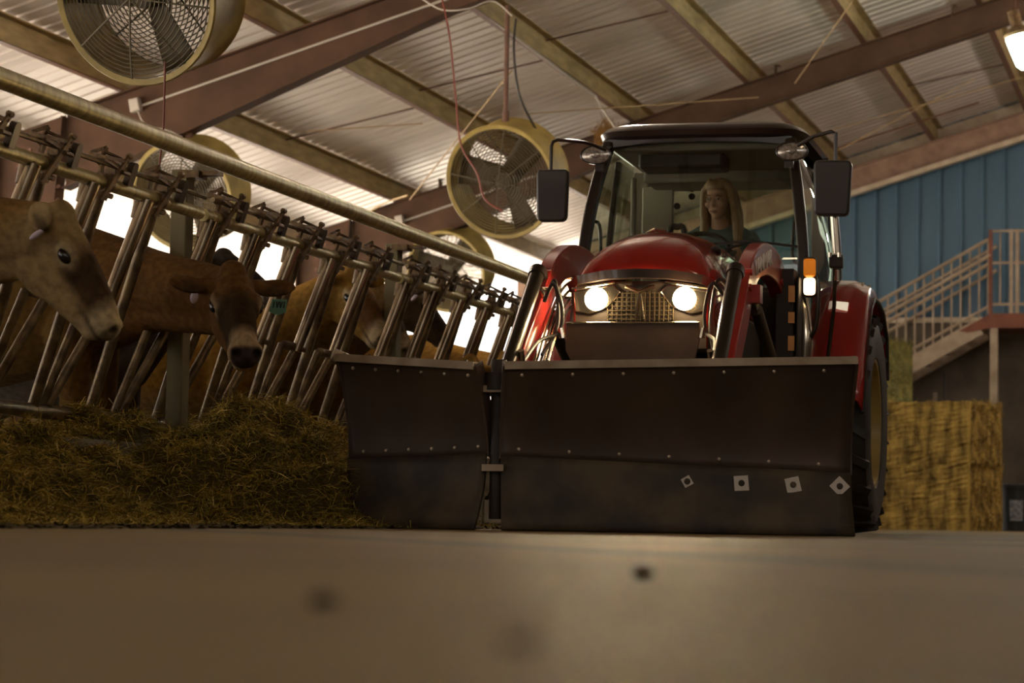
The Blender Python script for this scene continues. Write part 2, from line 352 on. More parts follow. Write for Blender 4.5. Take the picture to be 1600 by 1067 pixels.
# purlins, olive with a rusty lower lip
PX = [-10.75, -9.35, -7.85, -6.45, -5.1, -3.75, -2.45, -1.1, .3, 1.8, 3.2]
NTH = ['first', 'second', 'third', 'fourth', 'fifth', 'sixth', 'seventh', 'eighth', 'ninth', 'tenth', 'eleventh']
for i, X in enumerate(PX):
    t = thing('roof_purlin', 'olive steel purlin under the corrugated roof, %s up from the low left eave' % NTH[i], 'purlin', (X, 0, roofz(X)), group='roof purlins')
    MB().box((0, 14.5, .115), (.012, 41, .20)).box((.04, 14.5, .213), (.085, 41, .012)).build('web', M['purlin'], t)
    MB().box((-.035, 14.5, .014), (.075, 41, .012)).box((-.07, 14.5, .03), (.01, 41, .035)).build('lower_flange', M['rust_lip'], t)
for i, (X, Y) in enumerate([(-6.45, 23.4), (-7.85, 23.6), (-5.1, 23.2), (-3.75, 23.0), (-9.35, 23.7), (-3.75, 31.2), (-2.45, 31.1)]):
    j = PX.index(X); X2 = PX[j+1]
    pt = MB().sweep([(X+.02, Y, roofz(X)+.17), (X2-.02, Y+.05, roofz(X2)+.03)], .035, .012, (0, 1, 0)).build('sag_strap', M['rust_lip'])
    tag(pt, 'thin dark sag strap between the %s and %s purlins, %s bay' % (NTH[j], NTH[j+1], 'far' if Y > 30 else 'middle'), 'strap', 'purlin sag straps')
for i, (px, py, Y) in enumerate([(300, 101, 19.85), (688, 284, 27.5), (1212, 108, 27.5), (1488, 18, 27.5)]):
    p = atY(px, py, Y); c = MB().box((p.x, Y, roofz(p.x)+.05), (.012, .12, .13)).box((p.x+.02, Y, roofz(p.x)+.11), (.06, .12, .01)).build('purlin_clip', M['latch'])
    tag(c, 'small dark steel clip on the rafter top flange, %s' % ['left of the top cable', 'left of the hanging fan', 'above the cab roof', 'at the far right'][i], 'clip', 'rafter clips')

# conduits and junction boxes on the rafters
def conduit(pts, r, name, label, m='conduit', cat='cable', par=None):
    return tag(MB().tube(pts, r, 8).build(name, M[m]), label, cat)
for Y, xa, xb, nm in ((19.85, (222, 165), (745, -18), 'the near left rafter'), (27.5, (632, 345), (884, 258), 'the rafter behind the hanging fan')):
    yy = Y-.03
    A_ = atY(*xa, yy); B_ = atY(*xb, yy); A_ = Vector((A_.x, yy, A_.z)); B_ = Vector((B_.x, yy, B_.z))
    t = thing('junction_box', 'pale square junction box on %s' % nm, 'junction box', A_-Vector((.05, .03, 0)))
    MB().box((0, 0, 0), (.10, .07, .12), Matrix.Rotation(-.2, 3, 'Y')).build('box', M['conduit'], t, bevel=.008)
    MB().box((0, -.04, 0), (.085, .01, .10), Matrix.Rotation(-.2, 3, 'Y')).build('cover', M['conduit'], t)
    conduit([A_, B_], .012, 'conduit', 'straight pale conduit pipe clipped along %s' % nm)
pa = atY(216, 175, 19.75)
conduit(smoothpath([pa, atY(228, 195, 19.7), atY(262, 204, 19.7), atY(285, 214, 19.8)]), .008, 'flex_cable', 'thin pale flex from the left junction box towards the fan behind the fence')
def purl_pt(px, py, X): v = ray(px, py); return CAM+v*(X/v.x)
conduit([purl_pt(735, 5, -6.46), purl_pt(930, 150, -6.46), purl_pt(940, 168, -6.3), purl_pt(966, 206, -6.0)], .014, 'bent_conduit', 'pale bent conduit following a purlin down to the tractor roof line')

# ------------------------------------------------------------------ fans
def make_fan(label):
    t = thing('barn_fan', label, 'fan', group='hanging barn fans')
    # axis: front (-z local) faces the camera and tips down
    ax = Vector((-.10, -1, -.36)).normalized(); F = frame((0, 0, 0), -ax, (0, 0, 1)); R = .475; D = .40
    MB().lathe([(R-.012, 0), (R+.02, -.006), (R+.028, .006), (R+.006, .02), (R, .05), (R-.005, D/2), (R, D-.03), (R+.012, D), (R-.012, D), (R-.015, D/2), (R-.012, 0)], F, 56).build('housing', M['fan'], t)
    g = MB()
    for gz, dome in ((.0, -.05), (D-.02, .04)):
        for k in range(1, 19):
            r_ = (R-.02)*k/18; z_ = gz+dome*(1-(r_/R)**2)
            g.tube([F @ Vector((r_*math.cos(a*math.pi/20), r_*math.sin(a*math.pi/20), z_)) for a in range(40)], .0040, 4, True)
        for k in range(8):
            a = k*math.pi/4+.2; g.tube([F @ Vector((q*(R-.01)*math.cos(a), q*(R-.01)*math.sin(a), gz+dome*(1-q*q))) for q in (0, .25, .5, .75, 1)], .006, 5)
    g.build('grille', M['fanw'], t)
    MB().lathe([(0, .06), (.075, .065), (.085, .1), (.085, .30), (.05, .33), (0, .33)], F, 20).build('motor', M['fanb'], t)
    for k in range(3):
        a0 = k*math.pi*2/3+.75; rows = []
        for q in range(6):
            rr = .07+.37*q/5; wd = .085+.045*q/5; rows.append([F @ (Matrix.Rotation(a0, 3, 'Z') @ Vector((rr, s*wd, .18+s*.055*(1-.4*q/5)+.01*(1-s*s)))) for s in (-1, -.5, 0, .5, 1)])
        MB().grid(rows).build('blade', M['fanb'], t, solid=.006)
    br = MB()
    for s in (-1, 1): br.tube([F @ Vector((.0, s*(R+.01), .18)), F @ Vector((.15, s*(R+.03), .18)), Vector((0, 0, R+.12))+Vector((s*.05, .12, 0))], .012, 6)
    return t
def fan_hang(fanobj, pos, ztop):
    m = MB(); L = ztop-pos[2]
    m.box((0, .13, .50), (.20, .05, .035)); m.cyl((0, .13, .47), (0, .13, L), .022, n=10); m.cyl((0, .13, .52), (0, .13, .64), .032, n=10)
    m.build('hanger_pole', M['rust_lip'], fanobj)
    fanobj.location = pos
proto = make_fan('large dusty yellow cage fan hanging at the top left corner')
specs = [((-5.72, 12.2, 2.90), None), ((-5.84, 19.85, 2.92), 'dusty yellow cage fan on a long pole, beside the tractor mirror'),
         ((-8.75, 19.75, 2.84), 'cage fan seen through the fence under the near left rafter'), ((-8.72, 27.4, 2.95), 'farthest small fan ring seen above the fence pipe beside the tractor')]
fans = [proto]
for pos, lb in specs[1:]:
    c = copy_tree(proto); c['label'] = lb; fans.append(c)
for f_, (pos, lb) in zip(fans, specs): fan_hang(f_, pos, roofz(pos[0])-.05-(.35 if pos[0] > -7 else .55))
# cables
conduit(smoothpath([atY(690, -6, 19.4), atY(703, 60, 19.35), atY(712, 150, 19.3), atY(720, 225, 19.25), atY(745, 270, 19.2), atY(757, 310, 19.2), atY(785, 330, 19.2)]), .008, 'hanging_cord', 'red brown cord dropping from the rafter across the hanging fan', 'redcable')
conduit(smoothpath([atY(258, 96, 12.2), atY(257, 140, 12.25), atY(255, 205, 12.3), atY(250, 250, 12.3), atY(247, 290, 12.3)]), .006, 'hanging_cord', 'red cord hanging below the top left fan', 'redcable')
conduit(smoothpath([atY(806, 30, 19.9), atY(803, 80, 19.8), atY(812, 150, 19.8), atY(838, 203, 20)]), .011, 'power_cable', 'black drooping cable beside the fan pole', 'cable')
conduit(smoothpath([atY(655, -5, 19.5), atY(690, 15, 19.5), atY(730, 14, 19.5), atY(770, 2, 19.6), atY(800, 25, 19.7)]), .007, 'wire', 'thin looping wire under the rafter at the top centre', 'conduit')
for a, b_, Y1, Y2, lb in [((640, 312), (800, 110), 24, 19.9, 'pale twine running up from the second rafter to the fan pole'), ((1332, 2), (1242, 130), 24, 27.3, 'slack pale twine hanging from the roof above the cab'),
                          ((1290, 206), (1600, 120), 30, 30, 'long yellow twine across the far right bay, upper one'), ((1300, 240), (1525, 122), 31, 30, 'shorter yellow twine across the far right bay'),
                          ((480, 205), (660, 193), 22, 22, 'fine wire across the roof left of the fan'), ((820, 178), (1185, 152), 20, 27, 'fine wire from the fan hanger to the long rafter')]:
    conduit([atY(*a, Y1), atY(*b_, Y2)], .006, 'twine', lb, 'twine')
conduit(smoothpath([atY(558, 342, 27.2), atY(600, 318, 26.5), atY(637, 305, 24.2)]), .010, 'straw_string', 'bristly straw covered string knotted to the pale twine', 'twine')
conduit([atY(1305, 232, 31), atY(1380, 208, 31), atY(1530, 160, 31)], .014, 'sag_rod', 'brown rod crossing the far right roof bay', 'rust_lip', 'rod')
# straw nest on the rafter by the cab
nb = MB(); cN = atY(949, 212, 27.3)
for k in range(260):
    p = cN+Vector((random.gauss(0, .06), random.gauss(0, .04), random.gauss(-.02, .08))); d = Vector((random.gauss(0, 1), random.gauss(0, 1), random.gauss(-.6, 1))).normalized()*.09
    nb.tube([p-d, p+d], .005, 3)
nb.ellip(cN, (.075, .08, .09))
tag(nb.build('bird_nest', mat('nest_straw', (.34, .18, .05), rough=.9)), 'tuft of straw bird nest on the rafter beside the cab roof', 'nest')
# jar lamp, top right
t = thing('barn_lamp', 'greenish white glowing jar lamp hanging at the top right corner', 'lamp', atD(1597, 78, 24.0))
RJ = Matrix.Rotation(-.22, 4, 'Y')
MB().lathe([(0, -.20), (.045, -.195), (.085, -.15), (.115, 0), (.135, .13), (.13, .15)], RJ, 24).build('glass_jar', M['lamp_glass'], t)
MB().lathe([(.14, .14), (.15, .17), (.10, .22), (.06, .24), (.06, .40), (0, .40)], RJ, 24).build('fitting', M['latch'], t)
MB().cyl(RJ @ Vector((0, 0, .38)), (-.09, .2, .75), .02).build('bracket', M['rafter'], t)
jl = lamp('jar_light', 'POINT', (0, 0, 0), 90, (.85, 1, .8), shadow_soft_size=.12); jl.location = t.location-Vector((.12, .05, .3))

# ------------------------------------------------------------------ headlock fence
XB, ZB, XT, ZT = -5.07, .50, -4.75, 1.52; PER = 3.02; HP = .568
fn = Vector((ZT-ZB, 0, -(XT-XB))).normalized(); fv = Vector((XT-XB, 0, ZT-ZB))
def FP(u, v, w_=0, h=0):  # u along the row, v 0..1 bottom to top rail, w towards the alley, h metres above top rail along the slope
    return Vector((0, u, 0))+fv*v+fn*w_+fv.normalized()*h
def make_panel():
    t = thing('headlock_panel', 'x', 'cattle fence', (XB, 8.0, ZB), group='headlock fence panels')
    MB().cyl(FP(.02, 1), FP(PER-.02, 1), .032, n=14).build('top_rail', M['galv'], t)
    MB().cyl(FP(.02, 0), FP(PER-.02, 0), .034, n=14).build('bottom_rail', M['pipe'], t)
    MB().cyl(FP(.05, 1, .012, .085), FP(PER-.03, 1, .012, .085), .0125, n=8).build('control_rod', M['pipe'], t)
    for k in range(5):
        u = .42+k*HP
        MB().cyl(FP(u-.19, 0), FP(u-.19, 1), .026, n=12).build('fixed_bar', M['pipe'], t)
        MB().tube([FP(u-.345, .985, .03), FP(u-.43, .47, .03)], [.035, .030], 12).build('locking_bar', M['polish'], t)
        MB().tube([FP(u-.42, .49, .02), FP(u-.625, .03, .0)], .023, 12).build('yoke_bar', M['pipe'], t)
        MB().tube([FP(u-.66, .03, -.01), FP(u-.57, .49, -.01)], .021, 12).build('yoke_bar', M['pipe'], t)
        s = MB(); s.cyl(FP(u-.57, .49, .0), FP(u-.36, .49, .0), .024, n=12); s.cyl(FP(u-.42, .49, .02), FP(u-.42, .49, .085), .014, n=8); s.build('pivot', M['latch'], t)
        c = MB(); q = -.19; c.cyl(FP(u+q-.035, 1), FP(u+q+.035, 1), .045, n=14); c.cyl(FP(u+q, .93), FP(u+q, .99), .036, n=12); c.cyl(FP(u+q, .955, .02), FP(u+q, .955, .06), .012, n=6)
        c.box(FP(u-.15, 1, .0, .045), (.05, .02, .06)); c.build('rail_clamp', M['latch'], t)
        MB().tube([FP(u-.345, .90, .02), FP(u-.34, .99, .0)], [.042, .036], 12).build('bar_sleeve', M['latch'], t)
        lm = MB(); tx = (0, 1, 0)
        lm.bar(FP(u-.27, 1, .052, -.08), FP(u-.125, 1, .05, .145), .032, .010, tx)              # long lever
        lm.tube([FP(u-.11, 1, .05, .148), FP(u-.14, 1, .05, .148)], .014, 8)
        lm.bar(FP(u-.235, 1, -.03, .07), FP(u-.21, 1, -.03, .155), .028, .010, tx)
        lm.cyl(FP(u-.215, 1, -.035, .135), FP(u-.13, 1, .055, .120), .008, n=6); lm.cyl(FP(u-.17, 1, .06, .07), FP(u-.10, 1, .06, .07), .011, n=6)
        for w_ in (-.035, .04): lm.bar(FP(u-.33, 1, w_, .105), FP(u-.16, 1, w_, .085), .006, .022, (1, 0, 0))
        lm.bar(FP(u-.33, 1, -.04, .105), FP(u-.33, 1, .045, .105), .006, .022, tx)
        lm.bar(FP(u-.33, 1, -.035, .11), FP(u-.21, 1, -.03, .155), .006, .016, (1, 0, 0)); lm.bar(FP(u-.33, 1, .04, .11), FP(u-.15, 1, .05, .12), .006, .016, (1, 0, 0))
        lm.bar(FP(u-.275, 1, .01, .04), FP(u-.275, 1, .01, .10), .03, .012, tx)
        lm.build('latch', M['latch'], t)
        sp = MB(); ppoly = [(-.026, -.05), (.026, -.05), (.026, .042), (.018, .055), (0, .06), (-.018, .055), (-.026, .042)]
        sp.prism(ppoly, frame(FP(u-.02, 1, .03, .07), fn, (0, 1, 0)), .030); sp.build('stop_plate', M['darkbar'], t)
    return t
pan = make_panel(); plab = ['at the far left, by the first two cows', 'between the first and second grey posts', 'mid row, behind the left plow wing', 'farthest, beside the tractor loader']
for k in range(5):
    o = pan if k == 0 else copy_tree(pan)
    Y = 8.0-.05+k*PER; Y = [7.93, 10.96, 13.98, 17.01, 20.04][k]
    o.location = (XB, Y, ZB-.0038*(Y-9.6)); o.rotation_euler = (-.0038, 0, 0)
    o['label'] = 'rusty headlock panel of slanted bars, '+(plab+['last of the row, mostly hidden by the tractor'])[k]
pn = ['the left, by the second cow', 'the middle, right of the muzzle row', 'beside the loader arm']
for k in range(4):
    Y = [11.05, 14.3, 17.5, 20.7][k]; t = thing('fence_post', 'grey olive weathered post behind the headlock fence, %s' % ['standing between the first two panels', 'standing between the second and third panels', 'standing between the third and fourth panels', 'last one by the tractor'][k], 'post', (-4.89, Y, .385), group='fence posts')
    MB().sweep([(0, 0, 0), (0, 0, 1.36)], .085, .095, (1, 0, 0)).build('upright', M['post'], t, bevel=.006)
    MB().box((.055, 0, 1.335), (.10, .11, .035)).box((.15, 0, 1.34), (.10, .07, .02)).build('bracket', M['latch'], t)
t = tag(MB().tube([(-4.70, 5.0, 1.79+.02), (-4.70, 21, 1.79-.04)], .045, 24).build('neck_rail', M['galv']), 'thick weathered galvanised pipe running above the headlocks', 'pipe')
# curb
cb = MB()
for k, (a, b_) in enumerate([(5.5, 8.98), (9.62, 10.3), (10.32, 13.2), (13.22, 16.2), (16.22, 22)]):
    cb = MB().box((-5.0, (a+b_)/2, .19), (.30, b_-a, .38)).build('curb_block', M['conc'], bevel=.02)
    tag(cb, 'concrete feed curb under the headlocks, %s section from the left' % NTH[k], 'curb', 'feed curbs')
tag(MB().box((-7.9, 14, .05), (5.3, 17.5, .10)).build('cow_alley', M['conc']), kind='structure')
# ------------------------------------------------------------------ hay
def hh(X, Y):
    toe = np.interp(Y, [6, 8, 9.9, 10.35, 10.8, 12], [-4.12, -4.18, -4.28, -3.88, -3.55, -3.9])
    s = np.clip((toe-X)/.62, 0, 1); h = .31*s*s*(3-2*s)
    h = np.where(X < -4.86, .375+.03*np.sin(Y*3.1)+.02, h)
    pile = .24*np.exp(-((X+4.42)/.36)**2-((Y-11.2)/.62)**2)+.14*np.exp(-((X+3.88)/.28)**2-((Y-10.5)/.20)**2)
    lump = .06*np.sin(X*13+Y*4.1)*np.sin(Y*7.3+1.3)+.04*np.sin(X*21-Y*11)+.035*np.sin(Y*3.3+X*9)
    lump = lump*np.clip(s*3, 0, 1)
    gap = 0
    pile = pile*np.clip(s*2.2, 0, 1)
    low = ((Y < 8.85) | ((Y > 9.5) & (Y < 10.25))) & (X > -4.88) & (X < -4.55)
    h = np.where(low, np.minimum(h, .235), h)
    return np.maximum(h+pile+lump+gap, -.01*(s <= 0))
nX, nY = 70, 420; Xs = np.linspace(-5.15, -3.45, nX); Ys = np.linspace(6.2, 15.5, nY)
XX, YY = np.meshgrid(Xs, Ys); ZZ = hh(XX, YY)+rng.normal(0, .006, XX.shape)
bv = np.stack([XX, YY, ZZ], -1).reshape(-1, 3)
keep = ~((YY > 12.3) & (XX > -4.2))
bf_ = []
for j in range(nY-1):
    for i in range(nX-1):
        if keep[j, i] and ZZ[j, i:i+2].max() > .003: bf_.append((j*nX+i, j*nX+i+1, (j+1)*nX+i+1, (j+1)*nX+i))
NS = 100000
sx = rng.uniform(-5.12, -3.5, NS*2); sy = rng.uniform(6.3, 13.5, NS*2); z = hh(sx, sy)
toe = np.interp(sy, [6, 8, 9.9, 10.35, 10.8, 12], [-4.12, -4.18, -4.28, -3.88, -3.55, -3.9])
ok = (sx < toe+.03+np.abs(rng.normal(0, .06, NS*2))) & (sy < 13.0); sx = sx[ok][:NS]; sy = sy[ok][:NS]; z = np.maximum(z[ok][:NS], 0)
ey = rng.uniform(6.3, 10.7, 16000); ex = np.interp(ey, [6, 8, 9.9, 10.35, 10.8, 12], [-4.12, -4.18, -4.28, -3.88, -3.55, -3.9])+np.abs(rng.normal(0, .13, 16000))-.06
sx = np.r_[sx, ex]; sy = np.r_[sy, ey]; z = np.r_[z, np.maximum(hh(ex, ey), 0)]
n = len(sx); th = rng.uniform(0, 2*np.pi, n); el = rng.normal(.15, .42, n); Ln = rng.uniform(.03, .12, n)*np.where(z < .02, .6, 1)
d = np.stack([np.cos(th)*np.cos(el), np.sin(th)*np.cos(el), np.sin(el)], -1)
base = np.stack([sx, sy, z+rng.uniform(0.003, .022, n)*np.where(z < .004, .25, 1)], -1)
d2 = d.copy(); d2[:, 2] -= rng.uniform(.1, .8, n); d2[:, :2] += rng.normal(0, .3, (n, 2))
wd = np.stack([-np.sin(th), np.cos(th), rng.normal(0, .6, n)], -1); wd /= np.linalg.norm(wd, axis=1)[:, None]; wd *= rng.uniform(.0011, .0024, n)[:, None]
p0 = base; p1 = base+d*Ln[:, None]*.5; p2 = p1+d2*Ln[:, None]*.5
p2[:, 2] = np.maximum(p2[:, 2], .002)
sv = np.stack([p0-wd, p0+wd, p1-wd, p1+wd, p2-wd*.5, p2+wd*.5], 1).reshape(-1, 3)
off = len(bv); idx = off+np.arange(n)*6
sf = np.concatenate([np.stack([idx, idx+1, idx+3, idx+2], -1), np.stack([idx+2, idx+3, idx+5, idx+4], -1)])
me = bpy.data.meshes.new('hay'); V = np.concatenate([bv, sv]); FA = np.concatenate([np.array(bf_), sf])
me.vertices.add(len(V)); me.vertices.foreach_set('co', V.ravel()); me.loops.add(FA.size); me.loops.foreach_set('vertex_index', FA.ravel().astype(np.int32))
me.polygons.add(len(FA)); me.polygons.foreach_set('loop_start', (np.arange(len(FA))*4).astype(np.int32)); me.update(calc_edges=True)
pal = np.array([[.44, .31, .05], [.30, .23, .04], [.56, .41, .09], [.18, .12, .022], [.72, .56, .20]])
pc = pal[rng.choice(5, n, p=[.36, .26, .18, .15, .05])]*rng.uniform(.8, 1.2, (n, 1))
cc = np.concatenate([np.tile([[.075, .05, .013]], (off, 1)), np.repeat(pc, 6, 0)]); a = me.attributes.new('Col', 'FLOAT_COLOR', 'POINT'); a.data.foreach_set('color', np.c_[cc, np.ones(len(cc))].ravel())  # mound coloured dark to put shade between the strands
me.materials.append(M['hay']); ho = bpy.data.objects.new('hay_heap', me); COL.objects.link(ho)
tag(ho, 'long loose heap of olive brown hay along the feed curb', 'hay', kind='stuff')
for k, (px, py, s) in enumerate([(505, 948, .010), (1005, 903, .012), (810, 1015, .008)]):
    v = ray(px, py); p = CAM+v*(-CAMH/v.z)
    tag(MB().ellip((p.x, p.y, s*.4), (s, s*.8, s*.5)).build('pebble', mat('dark_crumb', (.03, .02, .01), rough=.9)), 'small dark blurred crumb on the foreground concrete, %s' % ['left one', 'right one near the joint', 'middle one lowest in view'][k], 'crumb', 'floor crumbs')

# ------------------------------------------------------------------ cows
def headframe(direc, roll=0):
    x = Vector(direc).normalized(); side = Vector((0, 0, 1)).cross(x).normalized(); z = x.cross(side); R = Matrix((x, side, z)).transposed()
    R = R @ Matrix.Rotation(roll, 3, 'X'); return R
def make_cow(label, root, poll, direc, cols, hs=1.0, brownneck=False, roll=0, tags=(0, 0), yaw=0, voxel=.0135, floor=.10, withers=1.28, low=False, group=None, ears=(0, 0)):
    """root: ground point under the shoulders; poll, direc: world position and direction of the head"""
    Rz = Matrix.Rotation(-yaw, 3, 'Z'); t = thing('cow', label, 'cow', (root[0], root[1], floor), yaw, group='dairy cows')
    P = Rz @ (Vector(poll)-Vector((root[0], root[1], floor))); R = headframe(Rz @ Vector(direc), roll)
    H = lambda x, y, z: P+R @ Vector((x*hs, y*hs, z*hs))
    k = withers/1.28; S = [('e', (-.62*k, 0, .86*k), (.78*k, .31*k, .36*k)), ('e', (-.05, 0, .92*k), (.30, .23, .36)), ('e', (-1.2*k, 0, .98*k), (.33, .27, .30)),
         ('c', [(.0, 0, 1.13*k), (-.6, 0, 1.12*k), (-1.35, 0, 1.14*k)], [.13, .13, .12]), ('e', (-.9, 0, .62), (.35, .26, .2))]
    nb0 = Vector((.08, 0, 1.0*k)); nb1 = H(.02, 0, -.13); mid = (nb0+nb1)/2+Vector((0, 0, .02))
    S += [('c', [nb0, mid, nb1], [.235, .165, .125]), ('c', [nb0+Vector((.02, 0, -.2)), mid-Vector((0, 0, .12)), H(.10, 0, -.2)], [.17, .10, .06]), ('c', [(.0, 0, 1.16*k), mid+Vector((0, 0, .09)), H(0, 0, -.07)], [.11, .075, .07])]
    for s in (-1, 1):
        S += [('c', [(.02, s*.16, .75*k), (.06, s*.15, .50), (.03, s*.14, .36), (.05, s*.14, .10), (.09, s*.14, .04)], [.12, .075, .055, .04, .052]),
              ('c', [(-1.25, s*.17, .86), (-1.12, s*.19, .62), (-1.30, s*.17, .46), (-1.26, s*.17, .12), (-1.21, s*.17, .04)], [.20, .12, .06, .042, .052])]
    S += [('c', [(-1.47, 0, 1.1*k), (-1.55, 0, .9), (-1.56, 0, .5)], [.04, .025, .035])]
    f0 = np.array; nhead = len(S)
    S += [('e', H(.075, 0, -.10), (.13, .095, .12), R), ('e', H(.16, 0, -.065), (.14, .098, .065), R), ('e', H(.13, 0, -.175), (.15, .07, .105), R),
          ('c', [H(.13, 0, -.065), H(.28, 0, -.070), H(.42, 0, -.085)], [.080, .066, .053]), ('c', [H(.10, 0, -.20), H(.26, 0, -.185), H(.42, 0, -.155)], [.075, .052, .036]),
          ('c', [H(.14, 0, -.13), H(.40, 0, -.12)], [.085, .052]), ('e', H(.445, 0, -.105), (.060, .070, .062), R), ('e', H(.42, 0, -.165), (.05, .042, .032), R),
          ('e', H(.01, 0, -.005), (.06, .055, .04), R)]
    for s in (-1, 1):
        S += [('e', H(.155, s*.078, -.055), (.05, .030, .034), R), ('e', H(.462, s*.038, -.082), (.034, .03, .034), R)]
        e_ = ears[0 if s < 0 else 1]
        Re = R @ Matrix.Rotation(s*(.25+e_), 3, 'X') @ Matrix.Rotation(-s*.25, 3, 'Z')
        S += [('e', H(.03, s*.10, -.06), (.032, .045, .03), R), ('e', H(.02, s*.175, -.07-s*0+.02*(e_ != 0)), (.060, .092, .020), Re)]
    S = S[:nhead]+[(p[0], p[1], tuple(q_*hs for q_ in p[2]), *p[3:]) for p in S[nhead:]]
    Ri = np.array(R.transposed()); Pn = np.array(P)
    def loc(co): return (co-Pn) @ Ri.T/hs
    def deform(co):
        q = loc(co); 
        for s in (-1, 1):
            dd = np.linalg.norm((q-f0([.497, s*.040, -.078]))/f0([.022, .014, .018]), axis=1); co = co-np.outer(np.exp(-dd**2)*.020, np.array(R @ Vector((1, s*.5, 0))))
            ed = np.linalg.norm((q-f0([.165, s*.115, -.072]))/f0([.030, .05, .022]), axis=1); co = co-np.outer(np.exp(-ed**2)*.010, np.array(R @ Vector((0, s, 0))))
        return co
    c_body, c_head, c_face, c_pale = [np.array(c) for c in cols[:4]]; c_nose = np.array(cols[4]) if len(cols) > 4 else c_pale*.55
    def colour(co):
        q = loc(co); x, y_, z_ = q.T; n_ = len(co); c = np.tile(c_body, (n_, 1)).astype(float)
        def blend(c, w_, c2): w_ = np.clip(w_, 0, 1)[:, None]; return c*(1-w_)+c2*w_
        hm = np.clip((x+.10)/.12, 0, 1)*(np.linalg.norm(q-f0([.2, 0, -.1]), axis=1) < .5); c = blend(c, hm, c_head)
        if brownneck: c = blend(c, np.clip((co[:, 0]+.12)/.25, 0, 1), c_head)  # neck coloured darker than the lit back to carry its shade
        # under the neck and belly are paler
        c = blend(c, np.clip((.75-co[:, 2])/.3, 0, .5)*(co[:, 0] < 0), c_pale*.6)
        c = blend(c, hm*np.clip((x-.13)/.08, 0, 1)*np.clip((z_+.125+.10*(x-.2))/.03, 0, 1)*.97, c_face)         # dark bridge
        c = blend(c, hm*np.exp(-((np.abs(y_)-.07)/.03)**2-((x-.24)/.05)**2-((z_+.10)/.03)**2)*.8, c_face*.7)
        c = blend(c, hm*np.clip((x-.36)/.06, 0, 1)*np.clip((.49-x)/.02, 0, 1)*.85, c_pale)      # pale ring
        c = blend(c, np.clip((x-.470)/.012, 0, 1)*(z_ > -.145), c_nose)                             # muzzle
        for s in (-1, 1):
            nn_ = np.linalg.norm((q-f0([.490, s*.042, -.078]))/f0([.030, .020, .017]), axis=1); c = blend(c, np.exp(-nn_**4), np.array([.015, .010, .008]))
        c = blend(c, hm*np.clip((x-.30)/.06, 0, 1)*np.exp(-((z_+.145+.06*(x-.45))/.011)**2)*.8, np.array([.05, .03, .02]))
        for s in (-1, 1):
            er = np.linalg.norm((q-f0([.168, s*.09, -.072]))/f0([.052, .05, .040]), axis=1); c = blend(c, hm*np.exp(-(er)**4), c_pale*.9)
            e2 = np.linalg.norm((q-f0([.168, s*.105, -.073]))/f0([.028, .05, .019]), axis=1); c = blend(c, np.exp(-e2**4), np.array([.02, .012, .01]))
            en = np.linalg.norm((q-f0([.05, s*.18, -.07]))/f0([.045, .06, .03]), axis=1); c = blend(c, np.exp(-en**4)*.8, np.array([.06, .035, .02]))  # dark colour stands in for shade in the ear's hollow
        return c
    blob(S, voxel, 'body', M['fur'], t, 5, colour, deform)
    for s in (-1, 1):
        MB().ellip(H(.168, s*.090, -.074), (.033*hs, .019*hs, .022*hs), R, 16).build('eye', M['eye'], t)
        g = tags[0 if s < 0 else 1]
        if g == 1: MB().ellip(H(.06, s*.15, -.105), (.012, .020, .034), R, 14).build('ear_tag', M['tagw'], t)
        if g == 2:
            Mt = Matrix.Translation(H(.085, s*.19, -.115)) @ R.to_4x4() @ Matrix.Rotation(math.pi/2, 4, 'Y')
            tg = MB().prism([(-.04, -.035), (.03, -.04), (.045, -.01), (.045, .01), (.03, .04), (-.04, .035)], Mt, .004).build('ear_tag', M['tagg'], t)
            ik = MB()
            for yy in (-.026, .024): ik.prism([(-.03, yy-.003), (-.03, yy+.003), (.005, yy+.003), (.005, yy-.003)], Mt @ Matrix.Translation((0, 0, .004)), .002)
            for yy in (-.008, .008): ik.prism([(.005, yy-.003), (.005, yy+.003), (-.03, yy+.009), (-.03, yy+.003)], Mt @ Matrix.Translation((0, 0, .004)), .002).prism([(.005, yy-.003), (.005, yy+.003), (-.03, yy-.003), (-.03, yy-.009)], Mt @ Matrix.Translation((0, 0, .004)), .002)
            ik.build('tag_writing', M['ink'], tg)
    return t
fawn = ((.215, .118, .036), (.30, .205, .095), (.060, .032, .016), (.42, .32, .18))
brown = ((.11, .055, .015), (.125, .060, .017), (.040, .022, .010), (.40, .28, .16))
orange = ((.26, .135, .024), (.26, .145, .035), (.12, .06, .025), (.46, .36, .22))
dark = ((.05, .033, .022), (.045, .032, .024), (.03, .02, .015), (.38, .33, .28))
pt = lambda px, py, X: purl_pt(px, py, X)
def hd(a, b_): return (b_-a)
def cow_at(label, pollpx, X1, muzpx, X2, cols, dY=0, back=.78, **k):
    p = pt(*pollpx, X1); q = pt(*muzpx, X2); d_ = q-p
    return make_cow(label, (p.x-back, p.y+dY), p, d_, cols, **k)
cow_at('pale fawn cow in profile with a dark bridge, leftmost head through the fence', (100, 328), -4.30, (206, 492), -4.02, fawn, tags=(1, 0), voxel=.0115, ears=(.5, -.3), hs=1.06)
cow_at('brown cow turning its head to the camera, green tag in its ear', (364, 420), -4.40, (396, 550), -4.10, ((.17, .098, .027), brown[1], brown[2], brown[3], (.05, .035, .03)), tags=(1, 2), voxel=.0115, dY=.45, back=1.0, hs=1.17, brownneck=True, withers=1.40)
cow_at('orange cow with pale muzzle, head between bars left of the plow wing', (550, 420), -5.16, (600, 492), -4.90, orange, tags=(1, 0), dY=0, hs=1.12, ears=(.4, .2))
cow_at('fawn cow whose pale muzzle shows just above the plow wing', (590, 444), -5.14, (637, 514), -4.90, fawn, dY=.08, hs=1.05, tags=(1, 0))
